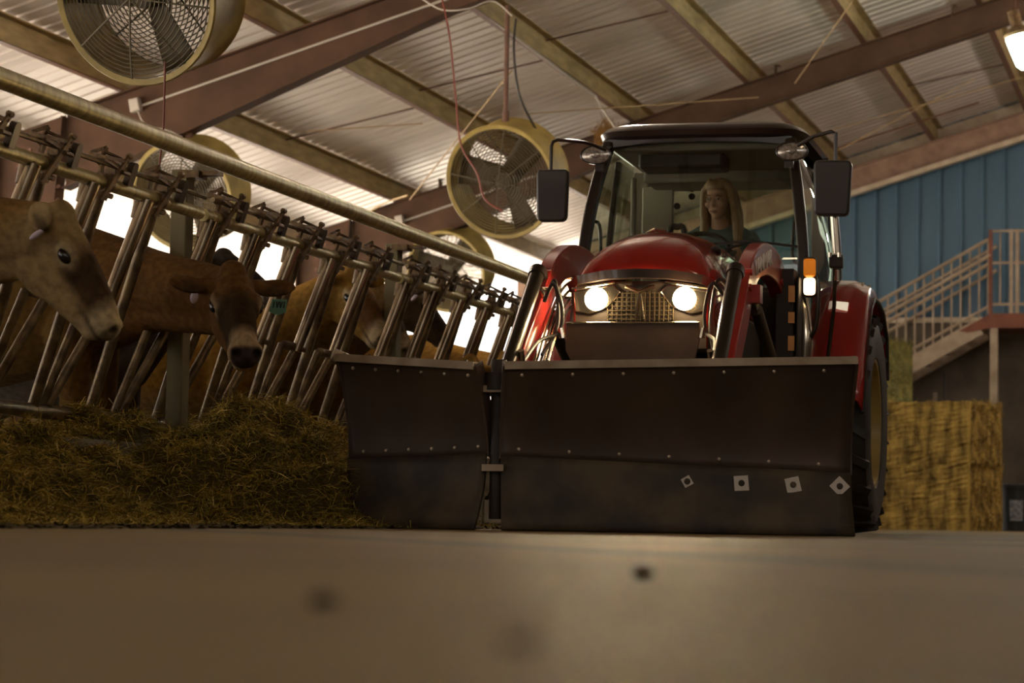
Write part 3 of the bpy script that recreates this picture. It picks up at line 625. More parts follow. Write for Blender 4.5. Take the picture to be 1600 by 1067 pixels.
cow_at('dark faced cow with raised head, nearest to the loader', (640, 440), -5.20, (706, 508), -4.96, ((.20, .115, .04), (.13, .09, .055), (.05, .035, .025), (.13, .095, .06), (.03, .022, .018)), dY=0, tags=(1, 0))
c7 = cow_at('dark brown cow farther back, muzzle raised above the brown cow', (350, 395), -5.36, (402, 424), -5.12, dark, back=.75, dY=.1, withers=1.28, hs=.92)
c8 = cow_at('orange cow feeding head down beyond the row of muzzles', (735, 560), -4.8, (740, 640), -4.6, orange, back=.75, dY=.42)
c9 = cow_at('orange cow farthest along the fence, behind the loader arm', (785, 555), -4.8, (790, 620), -4.6, orange, back=.75, dY=.36)

# ------------------------------------------------------------------ tractor
TA = math.radians(2.0); TP = (-2.746, 11.855, 0)
T = thing('tractor', 'red tractor with black cab and lit headlamps facing the camera', 'tractor', TP, TA)
def PB(name, mb, m, par=None, **k): return mb.build(name, M[m] if isinstance(m, str) else m, par or T, **k)
# hood
secs = [(0.02, .335, 1.285, 1.235), (.05, .345, 1.345, 1.20), (.12, .355, 1.425, 1.17), (.25, .365, 1.495, 1.12), (.45, .372, 1.545, 1.08), (.7, .376, 1.575, 1.05), (1.0, .38, 1.595, 1.03), (1.25, .382, 1.60, 1.02), (1.42, .385, 1.59, 1.02)]
rows = []
for yy, w_, zt_, zs in secs:
    r = []
    for k in range(29):
        a = math.pi*k/28; cx = math.cos(a); sn = math.sin(a); r.append((-math.copysign(abs(cx)**.80, cx)*w_, yy+.05*(1-sn)*(1-yy/1.5)*0, zs+(zt_-zs)*abs(sn)**.72))
    r = [(r[0][0], yy, .92)]+r+[(r[-1][0], yy, .92)]; rows.append(r)
hood = PB('hood', MB().grid(rows), 'red', solid=.012)
PB('hood_nose_band', MB().sweep([(-.36, .10, 1.235), (-.30, .0, 1.262), (-.15, -.045, 1.280), (0, -.055, 1.285), (.15, -.045, 1.280), (.30, 0, 1.262), (.36, .10, 1.235)], .07, .045, (0, 1, 0)), 'black')
MB().ellip((.275, .62, 1.465), (.028, .09, .035), Matrix.Rotation(.9, 3, 'Y')).build('air_scoop', M['blackm'], hood)
MB().tube([(-.15, .95, 1.608), (-.10, .90, 1.622), (-.05, .95, 1.618)], .012, 8).build('hood_latch', M['chrome'], hood)
# front face
PB('grille_housing', MB().prism([(-.355, .90), (.355, .90), (.36, 1.22), (.20, 1.255), (-.20, 1.255), (-.36, 1.22)], frame((0, .06, 0), (0, -1, 0), (1, 0, 0)) @ Matrix.Scale(-1, 4, (0, 1, 0)) if False else Matrix(((1, 0, 0, 0), (0, 0, 1, .08), (0, 1, 0, 0), (0, 0, 0, 1))), .12), 'blackm', bevel=.015)
g = MB()
for k in range(13): g.box((0, .012, .93+k*.022), (.34, .006, .004))
for k in range(15): g.box((-.168+k*.024, .010, 1.06), (.004, .006, .28))
PB('grille_mesh', g, 'fanw')
PB('grille_badge', MB().tube([(-.075, -.0, 1.225), (0, -.015, 1.195), (.075, 0, 1.225)], .010, 8).tube([(0, -.012, 1.20), (-.02, -.005, 1.06)], .008, 6).tube([(0, -.012, 1.20), (.02, -.005, 1.06)], .008, 6), 'chrome')
for s in (-1, 1):
    hl = PB('headlamp', MB().prism([(s*.335, 1.10), (s*.345, 1.20), (s*.14, 1.235), (s*.10, 1.20), (s*.16, 1.12), (s*.26, 1.085)], Matrix(((1, 0, 0, 0), (0, 0, 1, .012), (0, 1, 0, 0), (0, 0, 0, 1))), .02), 'chrome', bevel=.006)
    Fh = frame((s*.225, -.004, 1.163), (0, -1, 0)); MB().lathe([(0, .012), (.03, .010), (.058, 0), (.058, -.01)], Fh, 28).build('bulb_reflector', M['head'], hl)
    MB().tube([(s*.35, -.005, 1.215), (s*.13, -.012, 1.245)], .006, 6).build('lamp_rim', M['chrome'], hl)
    gl = lamp('headlamp_bulb', 'POINT', (s*.225, -.085, 1.163), 5, (1, .70, .34), shadow_soft_size=.03); gl.parent = T
    sp = lamp('headlamp_beam', 'SPOT', (s*.225, -.05, 1.163), 60, (1, .74, .40), spot_size=1.5, spot_blend=.8, shadow_soft_size=.05); sp.parent = T; sp.rotation_euler = (math.radians(90-14), 0, math.pi)
PB('front_guard', MB().prism([(-.365, 1.035), (.315, 1.035), (.315, .95), (.27, .72), (-.27, .72), (-.365, .90)], Matrix(((1, 0, 0, 0), (0, 0, 1, -.06), (0, 1, 0, 0), (0, 0, 0, 1))), .012), 'blade', bevel=.004)
PB('guard_edge', MB().tube([(-.365, -.066, 1.037), (.315, -.066, 1.037)], .006, 6), 'chrome')
PB('chassis', MB().box((0, 1.35, .72), (.42, 2.5, .36)).box((0, .35, .75), (.5, .5, .25)).cyl((-.6, .42, .42), (.6, .42, .42), .05).cyl((-.75, 2.55, .65), (.75, 2.55, .65), .10), 'blackm', bevel=.01)
# loader mast, booms, cylinders
for s in (-1, 1):
    path = smoothpath([(s*.50, 1.32, 1.34), (s*.50, 1.20, 1.42), (s*.50, .95, 1.47), (s*.50, .62, 1.455), (s*.50, .30, 1.38), (s*.50, .05, 1.22), (s*.50, -.10, 1.05), (s*.50, -.35, .86), (s*.50, -.62, .60), (s*.50, -.80, .36)], 5)
    path = smoothpath([(s*.51, 1.34, 1.34), (s*.51, 1.22, 1.40), (s*.51, .95, 1.435), (s*.51, .62, 1.425), (s*.51, .32, 1.36), (s*.51, .10, 1.24), (s*.515, -.08, 1.08), (s*.52, -.40, .82), (s*.52, -.60, .55), (s*.52, -.68, .38)], 5)
    bo = PB('loader_boom', MB().sweep(path, .075, [.14]*3+[.17]*15+[.16]*(len(path)-18)), 'pink', bevel=.008)
    bl = MB()
    for (yy, zz) in ((1.30, 1.37), (1.18, 1.36), (.02, 1.22), (.05, 1.30)): bl.cyl((s*.47, yy, zz), (s*.56, yy, zz), .018, n=8)
    bl.build('pivot_pins', M['pink'], bo)
    if s > 0:
        cu = bpy.data.curves.new('lettering', 'FONT'); cu.body = 'YANMAR'; cu.size = .125; cu.extrude = .003; cu.align_x = 'CENTER'; cu.align_y = 'CENTER'; cu.space_character = .95
        lo = bpy.data.objects.new('lettering', cu); COL.objects.link(lo); bpy.context.view_layer.update()
        lme = bpy.data.meshes.new_from_object(lo.evaluated_get(bpy.context.evaluated_depsgraph_get())); bpy.data.objects.remove(lo)
        lo = bpy.data.objects.new('lettering', lme); COL.objects.link(lo); lo.parent = bo; lme.materials.clear(); lme.materials.append(M['white'])
        # text reads along the boom, from front (left as seen) to rear, on the outer face
        xd = Vector((0, .985, .20)).normalized(); zd = Vector((1, 0, 0)); yd = zd.cross(xd)
        lo.matrix_local = Matrix(((xd.x, yd.x, zd.x, .5495), (xd.y, yd.y, zd.y, .50), (xd.z, yd.z, zd.z, 1.392), (0, 0, 0, 1))) @ Matrix.Diagonal((1.25, 1, 1, 1))
    # tilt cylinder in front of the boom
    cy = PB('tilt_cylinder', MB().cyl((s*.50, -.13, 1.285), (s*.51, -.70, .76), .037), 'cyl')
    MB().cyl((s*.51, -.70, .76), (s*.515, -.76, .62), .02).build('piston_rod', M['chrome'], cy)
    MB().cyl((s*.50, -.115, 1.298), (s*.50, -.15, 1.265), .044).cyl((s*.46, -.10, 1.28), (s*.54, -.10, 1.28), .022).build('cylinder_cap', M['black'], cy)
    lc = PB('lift_cylinder', MB().cyl((s*.55, .25, 1.13), (s*.55, .80, .92), .032), 'cyl')
    MB().cyl((s*.55, .10, 1.19), (s*.55, .27, 1.12), .018).build('piston_rod', M['chrome'], lc); MB().box((s*.55, .08, 1.19), (.10, .09, .09)).build('cylinder_lug', M['pink'], lc)
    ms = PB('loader_mast', MB().sweep([(s*.56, 1.32, .55), (s*.56, 1.32, 1.44)], .10, .16, (1, 0, 0)).box((s*.45, 1.25, .70), (.30, .25, .16)).prism([(1.2, .60), (1.5, .6), (1.4, 1.40), (1.25, 1.40)], Matrix(((0, 0, 1, s*.63), (1, 0, 0, 0), (0, 1, 0, 0), (0, 0, 0, 1))), .012), 'blackm', bevel=.008)
    if s > 0:
        for zz, hh_ in ((1.30, .09), (1.17, .06), (1.03, .08)): MB().box((.60, 1.228, zz), (.035, .004, hh_)).build('warning_decal', M['yellow'], ms)
    hs = MB()
    for k in range(4):
        x_ = s*(.455-.012*k); hs.tube(smoothpath([(x_, 1.1, 1.30-.03*k), (x_, .7, 1.33-.035*k), (x_, .3, 1.26-.035*k), (x_, .0, 1.10-.03*k), (x_, -.3, .84-.03*k), (x_, -.6, .60-.03*k)], 5), .0075, 6)
    PB('hydraulic_tubes', hs, 'chrome' if s < 0 else 'cyl')
    ho_ = MB()
    ho_.tube(smoothpath([(s*.46, -.14, 1.14), (s*.40, -.20, 1.22), (s*.36, -.18, 1.10), (s*.37, -.2, .98), (s*.44, -.35, .92), (s*.46, -.62, .78)], 6), .010, 8)
    ho_.tube(smoothpath([(s*.46, -.05, 1.20), (s*.41, -.12, 1.24), (s*.385, -.16, 1.02), (s*.43, -.30, .86)], 6), .010, 8)
    PB('hydraulic_hose', ho_, 'cable')
    ft = MB()
    for (a1, b1) in (((s*.46, -.12, 1.16), (s*.48, -.16, 1.20)), ((s*.46, -.58, .80), (s*.46, -.62, .86)), ((s*.45, -.1, 1.2), (s*.5, -.1, 1.2)), ((s*.35, -.2, .95), (s*.36, -.2, 1.0)), ((s*.45, -.6, .7), (s*.5, -.62, .68))): ft.cyl(a1, b1, .016, n=8)
    PB('hose_fittings', ft, 'chrome')
PB('loader_crossbar', MB().cyl((-.52, -.45, .62), (.52, -.45, .62), .05), 'black')
for s in (-1, 1): PB('side_tank', MB().box((s*.40, .75, .98), (.10, .7, .28)), 'blackm', bevel=.02)
# cab
def S(x, y_, z_): return (x, y_, z_)
for s in (-1, 1):
    p = smoothpath([(s*.63, 1.50, .80), (s*.635, 1.49, 1.2), (s*.625, 1.51, 1.55), (s*.585, 1.58, 1.90), (s*.525, 1.70, 2.22)], 5)
    fp = PB('front_pillar', MB().sweep(p, .062, .07), 'black', bevel=.012)
    p = smoothpath([(s*.66, 2.42, 1.0), (s*.68, 2.45, 1.6), (s*.63, 2.50, 2.23)], 5)
    PB('middle_pillar', MB().sweep(p, .035, .06), 'black', bevel=.008)
    p = smoothpath([(s*.62, 3.0, 1.2), (s*.62, 3.02, 1.7), (s*.57, 2.98, 2.23)], 5)
    PB('rear_pillar', MB().sweep(p, .10, .09), 'inner' if s < 0 else 'black', bevel=.01)
    # curved door glass, bulging outward
    rows = []
    for i in range(9):
        zz = .85+i*(2.22-.85)/8; bl = .10*math.sin(math.pi*(i+.6)/9.2)
        rows.append([(s*(.60+.05*(1-((zz-1.4)/.9)**2)+bl*math.sin(math.pi*j/8)-.09*max(0, (zz-1.5)/.7)), 1.53+(zz > 1.5)*(zz-1.5)*.22+j*(2.44-1.53-(zz > 1.5)*(zz-1.5)*.2)/8, zz) for j in range(9)])
    dg_ = PB('door_glass', MB().grid(rows), 'glass')
    rows = [[(s*(.66-.05*max(0, (zz-1.5)/.7)), 2.46+j*.5/3, zz) for j in range(4)] for zz in (1.3, 1.6, 1.9, 2.22)]
    PB('quarter_glass', MB().grid(rows), 'glass')
    PB('door_sill', MB().sweep([(s*.64, 1.5, .84), (s*.68, 2.0, .84), (s*.66, 2.5, 1.0)], .05, .06), 'black')
    PB('door_handle', MB().tube(smoothpath([(s*.60, 1.62, 1.50), (s*.56, 1.62, 1.52), (s*.55, 1.62, 1.60), (s*.56, 1.62, 1.74), (s*.60, 1.62, 1.76)], 4), .010, 8), 'black')
PB('glass_frame', MB().sweep([(-.63, 1.49, .86), (.63, 1.49, .86)], .05, .05, (0, 1, 0)), 'black')
rows = []
for i in range(9):
    zz = .88+i*(2.23-.88)/8; w_ = .60-.095*max(0, (zz-1.45)/.78)**1.3; yy = 1.49+.21*max(0, (zz-1.5)/.72)**1.4
    rows.append([(w_*(j/6-1), yy-.035*(1-(j/6-1)**2), zz) for j in range(13)])
PB('windscreen', MB().grid(rows), 'glass')
PB('windscreen_header', MB().sweep([(-.53, 1.70, 2.215), (-.3, 1.665, 2.235), (0, 1.655, 2.24), (.3, 1.665, 2.235), (.53, 1.70, 2.215)], .05, .05, (0, 1, 0)), 'black')
# roof cap: rounded
rows = []
for zz, sc in ((2.225, .90), (2.245, 1.0), (2.275, 1.02), (2.305, .98), (2.325, .90), (2.333, .70), (2.336, .3), (2.337, .02)):
    r = []
    for k in range(48):
        a = 2*math.pi*k/48; cx, sy_ = math.cos(a), math.sin(a); r.append((math.copysign(abs(cx)**.32, cx)*.60*sc, 2.33+math.copysign(abs(sy_)**.36, sy_)*.74*sc, zz))
    r.append(r[0]); rows.append(r)
PB('cab_roof', MB().grid(rows), 'black')
PB('headliner', MB().box((0, 2.33, 2.20), (1.02, 1.24, .05)).box((0, 2.75, 2.155), (.98, .4, .09)), 'inner', bevel=.02)
PB('roof_console', MB().box((-.13, 1.95, 2.14), (.5, .25, .10)), 'blackm', bevel=.02)
# rear frame and window
rf = MB()
rf.box((-.535, 2.98, 1.70), (.09, .05, 1.0)).box((.535, 2.98, 1.70), (.09, .05, 1.0)).box((0, 2.98, 2.165), (1.1, .05, .10)).box((0, 2.98, 1.27), (1.1, .05, .20))
PB('rear_frame', rf, 'inner', bevel=.012)
rw = PB('rear_window', MB().box((0, 3.02, 1.75), (1.0, .006, .82)), M['glassr'])
dm = MB()
for (px, py) in ((1037, 314), (1058, 322), (1070, 293), (1081, 295), (1081, 307)):
    v = ray(px, py); bdv = Vector((-math.sin(TA), math.cos(TA), 0)); ldv = Vector((math.cos(TA), math.sin(TA), 0)); TV = Vector(TP)
    tt = ((TV+bdv*3.01-CAM).dot(bdv))/v.dot(bdv); q = CAM+v*tt-TV; dm.cyl((q.dot(ldv), 3.008, q.z), (q.dot(ldv), 3.016, q.z), .0205, n=20)
dm.build('window_plugs', M['blackm'], rw)
PB('rear_side_panel', MB().box((-.46, 2.90, 1.62), (.20, .03, 1.02)).box((-.555, 2.6, 1.55), (.03, .06, 1.2)), 'innerl', bevel=.01)
PB('seat_belt_post', MB().tube(smoothpath([(-.36, 2.75, 1.30), (-.36, 2.75, 1.80), (-.31, 2.75, 1.86), (-.26, 2.75, 1.80), (-.26, 2.75, 1.30)], 5), .02, 8), 'blackm')
PB('wiper', MB().sweep([(.08, 1.44, 1.60), (.35, 1.43, 1.615), (.60, 1.46, 1.585)], .02, .012, (0, 1, 0)).tube([(.20, 1.44, 1.57), (.36, 1.425, 1.62)], .007, 6), 'blackm')
# dash and wheel
PB('dashboard', MB().box((0, 1.66, 1.30), (.42, .22, .50)).box((0, 1.62, 1.12), (1.1, .12, .5)), 'blackm', bevel=.03)
sw = PB('steering_wheel', MB().tube([(-.03+.185*math.cos(a), 1.86+.12*math.sin(a), 1.60-.14*math.sin(a)*-.9) for a in [2*math.pi*k/32 for k in range(32)]], .014, 8, True), 'blackm')
MB().cyl((.02, 1.86, 1.60), (.02, 1.72, 1.42), .03).bar((-.16, 1.86, 1.60), (.2, 1.86, 1.60), .03, .015, (0, 1, 0)).build('steering_column', M['blackm'], sw)
st = PB('driver_seat', MB().box((.02, 2.38, 1.12), (.46, .46, .14)).box((.02, 2.66, 1.42), (.46, .12, .60)), 'seat', bevel=.04)
PB('seat_base', MB().box((.02, 2.40, .95), (.35, .35, .25)).box((0, 2.25, .82), (1.2, 1.5, .06)), 'blackm')
# mirrors
for s, xc, zc, yy in ((-1, -.755, 1.865, 1.3), (1, .812, 1.885, 1.3)):
    mr = PB('side_mirror', MB().prism([(-.075, -.145), (.06, -.145), (.078, -.125), (.085, .13), (.075, .15), (-.085, .15), (-.098, .13), (-.092, -.12)] if s < 0 else [(-.085, -.15), (.075, -.155), (.09, -.135), (.105, .13), (.09, .15), (-.09, .155), (-.105, .135), (-.10, -.13)], Matrix(((1, 0, 0, xc), (0, 0, 1, yy), (0, 1, 0, zc), (0, 0, 0, 1))), .06), mat('mirror_shell', (.035, .027, .024), rough=.42), bevel=.018)
    if s < 0: MB().tube(smoothpath([(-.50, 1.48, 2.15), (-.60, 1.38, 2.18), (-.74, 1.3, 2.185)], 3)+[Vector((-.765, 1.3, 2.175)), Vector((-.775, 1.3, 2.15)), Vector((-.775, 1.3, 1.98))], .010, 8).build('mirror_arm', M['black'], mr)
    else: MB().tube([(.60, 1.45, 2.15), (.70, 1.36, 2.185), (.80, 1.3, 2.20), (.825, 1.3, 2.19), (.825, 1.3, 1.99)], .011, 8).build('mirror_arm', M['black'], mr)
    MB().box((xc, yy+.034, zc), (.14, .004, .25)).build('mirror_glass', M['chrome'], mr)
pl = PB('mirror_post', MB().tube([(.812, 1.33, 1.76), (.83, 1.33, 1.50)], .020, 10), 'chrome')
MB().box((.83, 1.33, 1.485), (.075, .06, .075)).build('clamp', M['blackm'], pl, bevel=.01)
MB().cyl((.80, 1.29, 1.53), (.80, 1.29, 1.505), .012, n=8).cyl((.85, 1.29, 1.53), (.85, 1.29, 1.505), .012, n=8).cyl((.835, 1.33, 1.44), (.835, 1.33, 1.38), .014, n=8).build('clamp_bolts', M['chrome'], pl)
MB().tube([(.822, 1.33, 1.46), (.815, 1.38, 1.25), (.77, 1.42, .90)], .011, 8).build('lower_rod', M['black'], pl)
# roof work lamps
for s in (-1, 1):
    c = (s*.56, 1.50, 2.125); Fw = frame(c, (0, -1, 0), (1, 0, 0))
    sc = Matrix.Diagonal((1.05, .62, 1, 1)); wl = PB('work_lamp', MB().lathe([(0, -.06), (.06, -.055), (.085, -.02), (.088, .012), (.080, .014)], Fw @ sc, 28), 'black')
    MB().lathe([(0, .018), (.05, .016), (.078, .008)], Fw @ sc, 28).lathe([(.0, .026), (.02, .024), (.03, .016)], Fw @ sc, 20).build('lens', M['lens'], wl)
    MB().box((s*.54, 1.53, 2.06), (.05, .05, .05)).bar((s*.54, 1.52, 2.12), (s*.5, 1.62, 2.18), .03, .03).build('lamp_bracket', M['black'], wl)
# amber and clear marker light
for s in (-1, 1):
    ml = PB('marker_light', MB().box((s*.68, 1.385, 1.405), (.075, .05, .225)), 'black', bevel=.02)
    MB().box((s*.682, 1.35, 1.455), (.066, .04, .10)).build('amber_lens', M['amber'], ml, bevel=.014)
    MB().box((s*.682, 1.35, 1.352), (.064, .04, .095)).build('clear_lens', M['clearlit'], ml, bevel=.016)
PB('step_handle', MB().tube(smoothpath([(.66, 1.42, 1.46), (.72, 1.40, 1.40), (.715, 1.40, 1.15), (.66, 1.42, 1.05)], 5), .013, 8), 'black')
PB('exhaust', MB().tube(smoothpath([(.63, 1.46, 1.30), (.655, 1.42, 1.1), (.64, 1.42, .8)], 5), .035, 12), 'chrome')
# fenders
for s in (-1, 1):
    outl = [(3.30, 1.05), (3.25, 1.30), (3.0, 1.44), (2.70, 1.485), (2.42, 1.48), (2.22, 1.40), (2.05, 1.22), (1.90, .98), (1.80, .78)]
    rows = []
    for (yy, zz) in outl:
        rows.append([(s*.60, yy, zz-.005), (s*.70, yy, zz+.004), (s*.82, yy, zz), (s*.90, yy+.01, zz-.035), (s*.93, yy+.015, zz-.10)])
    fe = PB('fender', MB().grid(rows), 'red', solid=.014)
    MB().tube([(s*.93, yy+.015, zz-.10) for yy, zz in outl], .012, 6).build('fender_lip', M['blackm'], fe)
    MB().prism([(1.30, .9), (2.0, 1.0), (2.25, 1.36), (2.45, 1.45), (3.2, 1.3), (3.2, .9)][1:], Matrix(((0, 0, 1, s*.60), (1, 0, 0, 0), (0, 1, 0, 0), (0, 0, 0, 1))), .012).build('inner_panel', M['blackm'], fe)
    R_ = Matrix.Rotation(0, 3, 'X')
    MB().prism([(.72, .030), (.815, .020), (.81, -.030), (.73, -.012)], Matrix(((s, 0, 0, 0), (0, .25, -.97, 2.10), (0, .97, .25, 1.31), (0, 0, 0, 1))), .012).build('fender_reflector', M['refl'], fe)
    MB().cyl((s*.86, 2.45, 1.46), (s*.86, 2.45, 1.48), .012, n=8).cyl((s*.88, 2.62, 1.46), (s*.88, 2.62, 1.48), .012, n=8).build('fender_bolts', M['chrome'], fe)
    # wheels
    for (yy, xx, R, wd_, nl, nm) in ((2.60, .76, .655, .36, 22, 'rear'), (.42, .58, .42, .24, 18, 'front')):
        Fw = Matrix.Translation((s*xx, yy, R)) @ Matrix.Rotation(s*math.pi/2, 4, 'Y'); h_ = wd_/2; rr = R*.56
        ty = PB('tyre', MB().lathe([(rr, -h_*.7), (rr+.02, -h_*.95), (R*.80, -h_*1.05), (R*.93, -h_*.92), (R*.965, -h_*.5), (R*.97, 0), (R*.965, h_*.5), (R*.93, h_*.92), (R*.80, h_*1.05), (rr+.02, h_*.95), (rr, h_*.7)], Fw, 56), 'rubber')
        lg = MB()
        for k in range(nl*2):
            a = math.pi*k/nl; sd = 1 if k % 2 else -1
            p0_ = Vector((R*.975*math.cos(a), R*.975*math.sin(a), sd*h_*.02)); a2 = a+.16; p1_ = Vector((R*.93*math.cos(a2), R*.93*math.sin(a2), sd*h_*.98))
            lg.bar(Fw @ p0_, Fw @ p1_, .045 if nm == 'rear' else .03, .05, (Fw.to_3x3() @ Vector((-math.sin(a), math.cos(a), 0))))
        lg.build('tread_lugs', M['rubber'], ty)
        wh = MB().lathe([(rr+.012, h_*.75), (rr+.015, h_*.92), (rr-.006, h_*.90), (rr-.02, h_*.6), (rr*.80, h_*.45), (rr*.55, h_*.15), (rr*.3, h_*.2), (0, h_*.2)], Fw, 48).lathe([(rr+.01, -h_*.9), (rr-.01, -h_*.85), (rr-.02, 0), (rr-.02, h_*.6)], Fw, 48)
        wo = wh.build('rim', M['rim'], ty)
        hb = MB().lathe([(.07, h_*.2), (.07, h_*.45), (0, h_*.5)], Fw, 16)
        for k in range(6): a = k*math.pi/3; hb.cyl(Fw @ Vector((.11*math.cos(a), .11*math.sin(a), h_*.2)), Fw @ Vector((.11*math.cos(a), .11*math.sin(a), h_*.3)), .012, n=6)
        hb.build('hub', M['bolt'], wo)

# ------------------------------------------------------------------ driver
D = thing('person', 'driver with long blond hair and grey teal shirt at the steering wheel', 'person', TP, TA)
hx, hy, hz = .035, 2.20, 1.945
Rh = Matrix.Rotation(-.22, 3, 'Z') @ Matrix.Rotation(.10, 3, 'X')      # turned slightly to the left of the picture, chin up
Hd = lambda x_, y_, z_: Vector((hx, hy, hz))+Rh @ Vector((x_*1.14, y_*1.08, z_*1.08))
S_ = [('e', Hd(0, .02, .03), (.070, .088, .085), Rh), ('e', Hd(0, -.022, -.03), (.056, .058, .068), Rh), ('e', Hd(0, -.045, -.083), (.026, .024, .020), Rh), ('e', Hd(0, -.035, .045), (.055, .045, .03), Rh),
      ('c', [Hd(0, -.078, .012), Hd(0, -.094, -.020)], [.008, .0125]), ('e', Hd(0, -.080, -.026), (.017, .011, .008), Rh), ('e', Hd(0, -.076, -.052), (.021, .009, .0055), Rh), ('e', Hd(0, -.074, -.060), (.017, .009, .006), Rh),
      ('c', [(hx, hy+.035, hz-.04), (.03, 2.26, 1.84), (.03, 2.30, 1.76)], [.046, .048, .06]), ('e', (.03, 2.32, 1.66), (.16, .09, .10)), ('e', (.03, 2.33, 1.45), (.14, .10, .26)), ('e', (.03, 2.38, 1.24), (.17, .14, .10))]
for s in (-1, 1):
    S_ += [('e', Hd(s*.030, -.066, .010), (.017, .010, .010), Rh), ('e', Hd(s*.036, -.056, -.020), (.022, .02, .02), Rh), ('e', Hd(s*.070, .015, .0), (.010, .020, .030), Rh)]
    S_ += [('c', [(.03+s*.165, 2.32, 1.70), (.03+s*.215, 2.24, 1.54), (.03+s*.20, 2.10, 1.42), (.03+s*.17, 1.93, 1.56)], [.050, .042, .037, .026]),
           ('e', (.03+s*.168, 1.895, 1.595), (.020, .036, .030)), ('c', [(.03+s*.09, 2.34, 1.20), (.03+s*.11, 1.98, 1.22), (.03+s*.12, 1.88, .95), (.03+s*.12, 1.80, .88)], [.085, .062, .048, .04])]
    for f_ in range(4):
        b0 = Vector((.03+s*(.150+.003*f_), 1.872+.010*f_, 1.618-.014*f_)); S_ += [('c', [b0, b0+Vector((s*.022, -.022, .006)), b0+Vector((s*.038, -.006, -.008)), b0+Vector((s*.034, .012, -.014))], [.0088, .0082, .0076, .007])]
    S_ += [('c', [(.03+s*.150, 1.90, 1.60), (.03+s*.138, 1.885, 1.625), (.03+s*.150, 1.868, 1.638)], [.010, .009, .008])]
blob(S_, .0062, 'body', M['skin'], D, 3)
for s in (-1, 1):
    ey = MB().ellip(Hd(s*.030, -.066, .009), (.012, .012, .0075), Rh, 14).build('eye', mat('eye_white', (.5, .44, .4), rough=.2), D)
    MB().ellip(Hd(s*.030-.001, -.0755, .009), (.0055, .003, .0055), Rh, 12).build('iris', M['eye'], ey)
    MB().tube([Hd(s*.014, -.078, .027), Hd(s*.030, -.078, .032), Hd(s*.048, -.066, .027)], .0032, 6).build('eyebrow', M['hair'], D)
MB().tube([Hd(-.02, -.083, -.056), Hd(0, -.087, -.0555), Hd(.02, -.083, -.056)], .0028, 6).build('lips', mat('lip_skin', (.32, .12, .09), rough=.5), D)
HR = [('e', Hd(0, .005, .075), (.080, .080, .052), Rh), ('e', Hd(0, .035, .045), (.088, .088, .092), Rh), ('e', Hd(0, .06, -.02), (.080, .062, .10), Rh)]
for s in (-1, 1):
    HR += [('c', [Hd(s*.030, -.028, .105), Hd(s*.072, -.018, .055), Hd(s*.083, .0, -.03), Hd(s*.088, .02, -.12), Hd(s*.094, .02, -.20), Hd(s*.092, .005, -.275)], [.022, .022, .023, .027, .030, .020]),
           ('c', [Hd(s*.06, .06, .04), Hd(s*.078, .07, -.08), Hd(s*.084, .07, -.24)], [.03, .036, .028])]
HR += [('c', [Hd(0, .08, 0), Hd(0, .10, -.12), Hd(0, .10, -.26)], [.05, .05, .04])]
blob(HR, .007, 'hair', M['hair'], D, 2)
SH = [('e', (.03, 2.30, 1.70), (.19, .11, .10)), ('e', (.03, 2.31, 1.765), (.11, .075, .055)), ('e', (.03, 2.33, 1.45), (.155, .115, .27))]
for s in (-1, 1): SH += [('c', [(.03+s*.09, 2.31, 1.775), (.03+s*.175, 2.31, 1.715), (.03+s*.225, 2.25, 1.57), (.03+s*.225, 2.20, 1.50)], [.05, .064, .058, .058])]
blob(SH, .009, 'shirt', M['shirt'], D, 4)
TRS = [('e', (.03, 2.38, 1.24), (.185, .155, .11))]
for s in (-1, 1): TRS += [('c', [(.03+s*.09, 2.34, 1.20), (.03+s*.11, 1.98, 1.22), (.03+s*.12, 1.89, .98)], [.095, .072, .06])]
blob(TRS, .012, 'trousers', M['jeans'], D, 3)
MB().tube([(.03+.055*math.sin(a), 2.235-.012*math.cos(a), 1.735-.045*math.cos(a)) for a in [x_*.2-1.2 for x_ in range(13)]], .002, 5).ellip((.03, 2.218, 1.688), (.006, .004, .009)).build('necklace', M['chrome'], D)

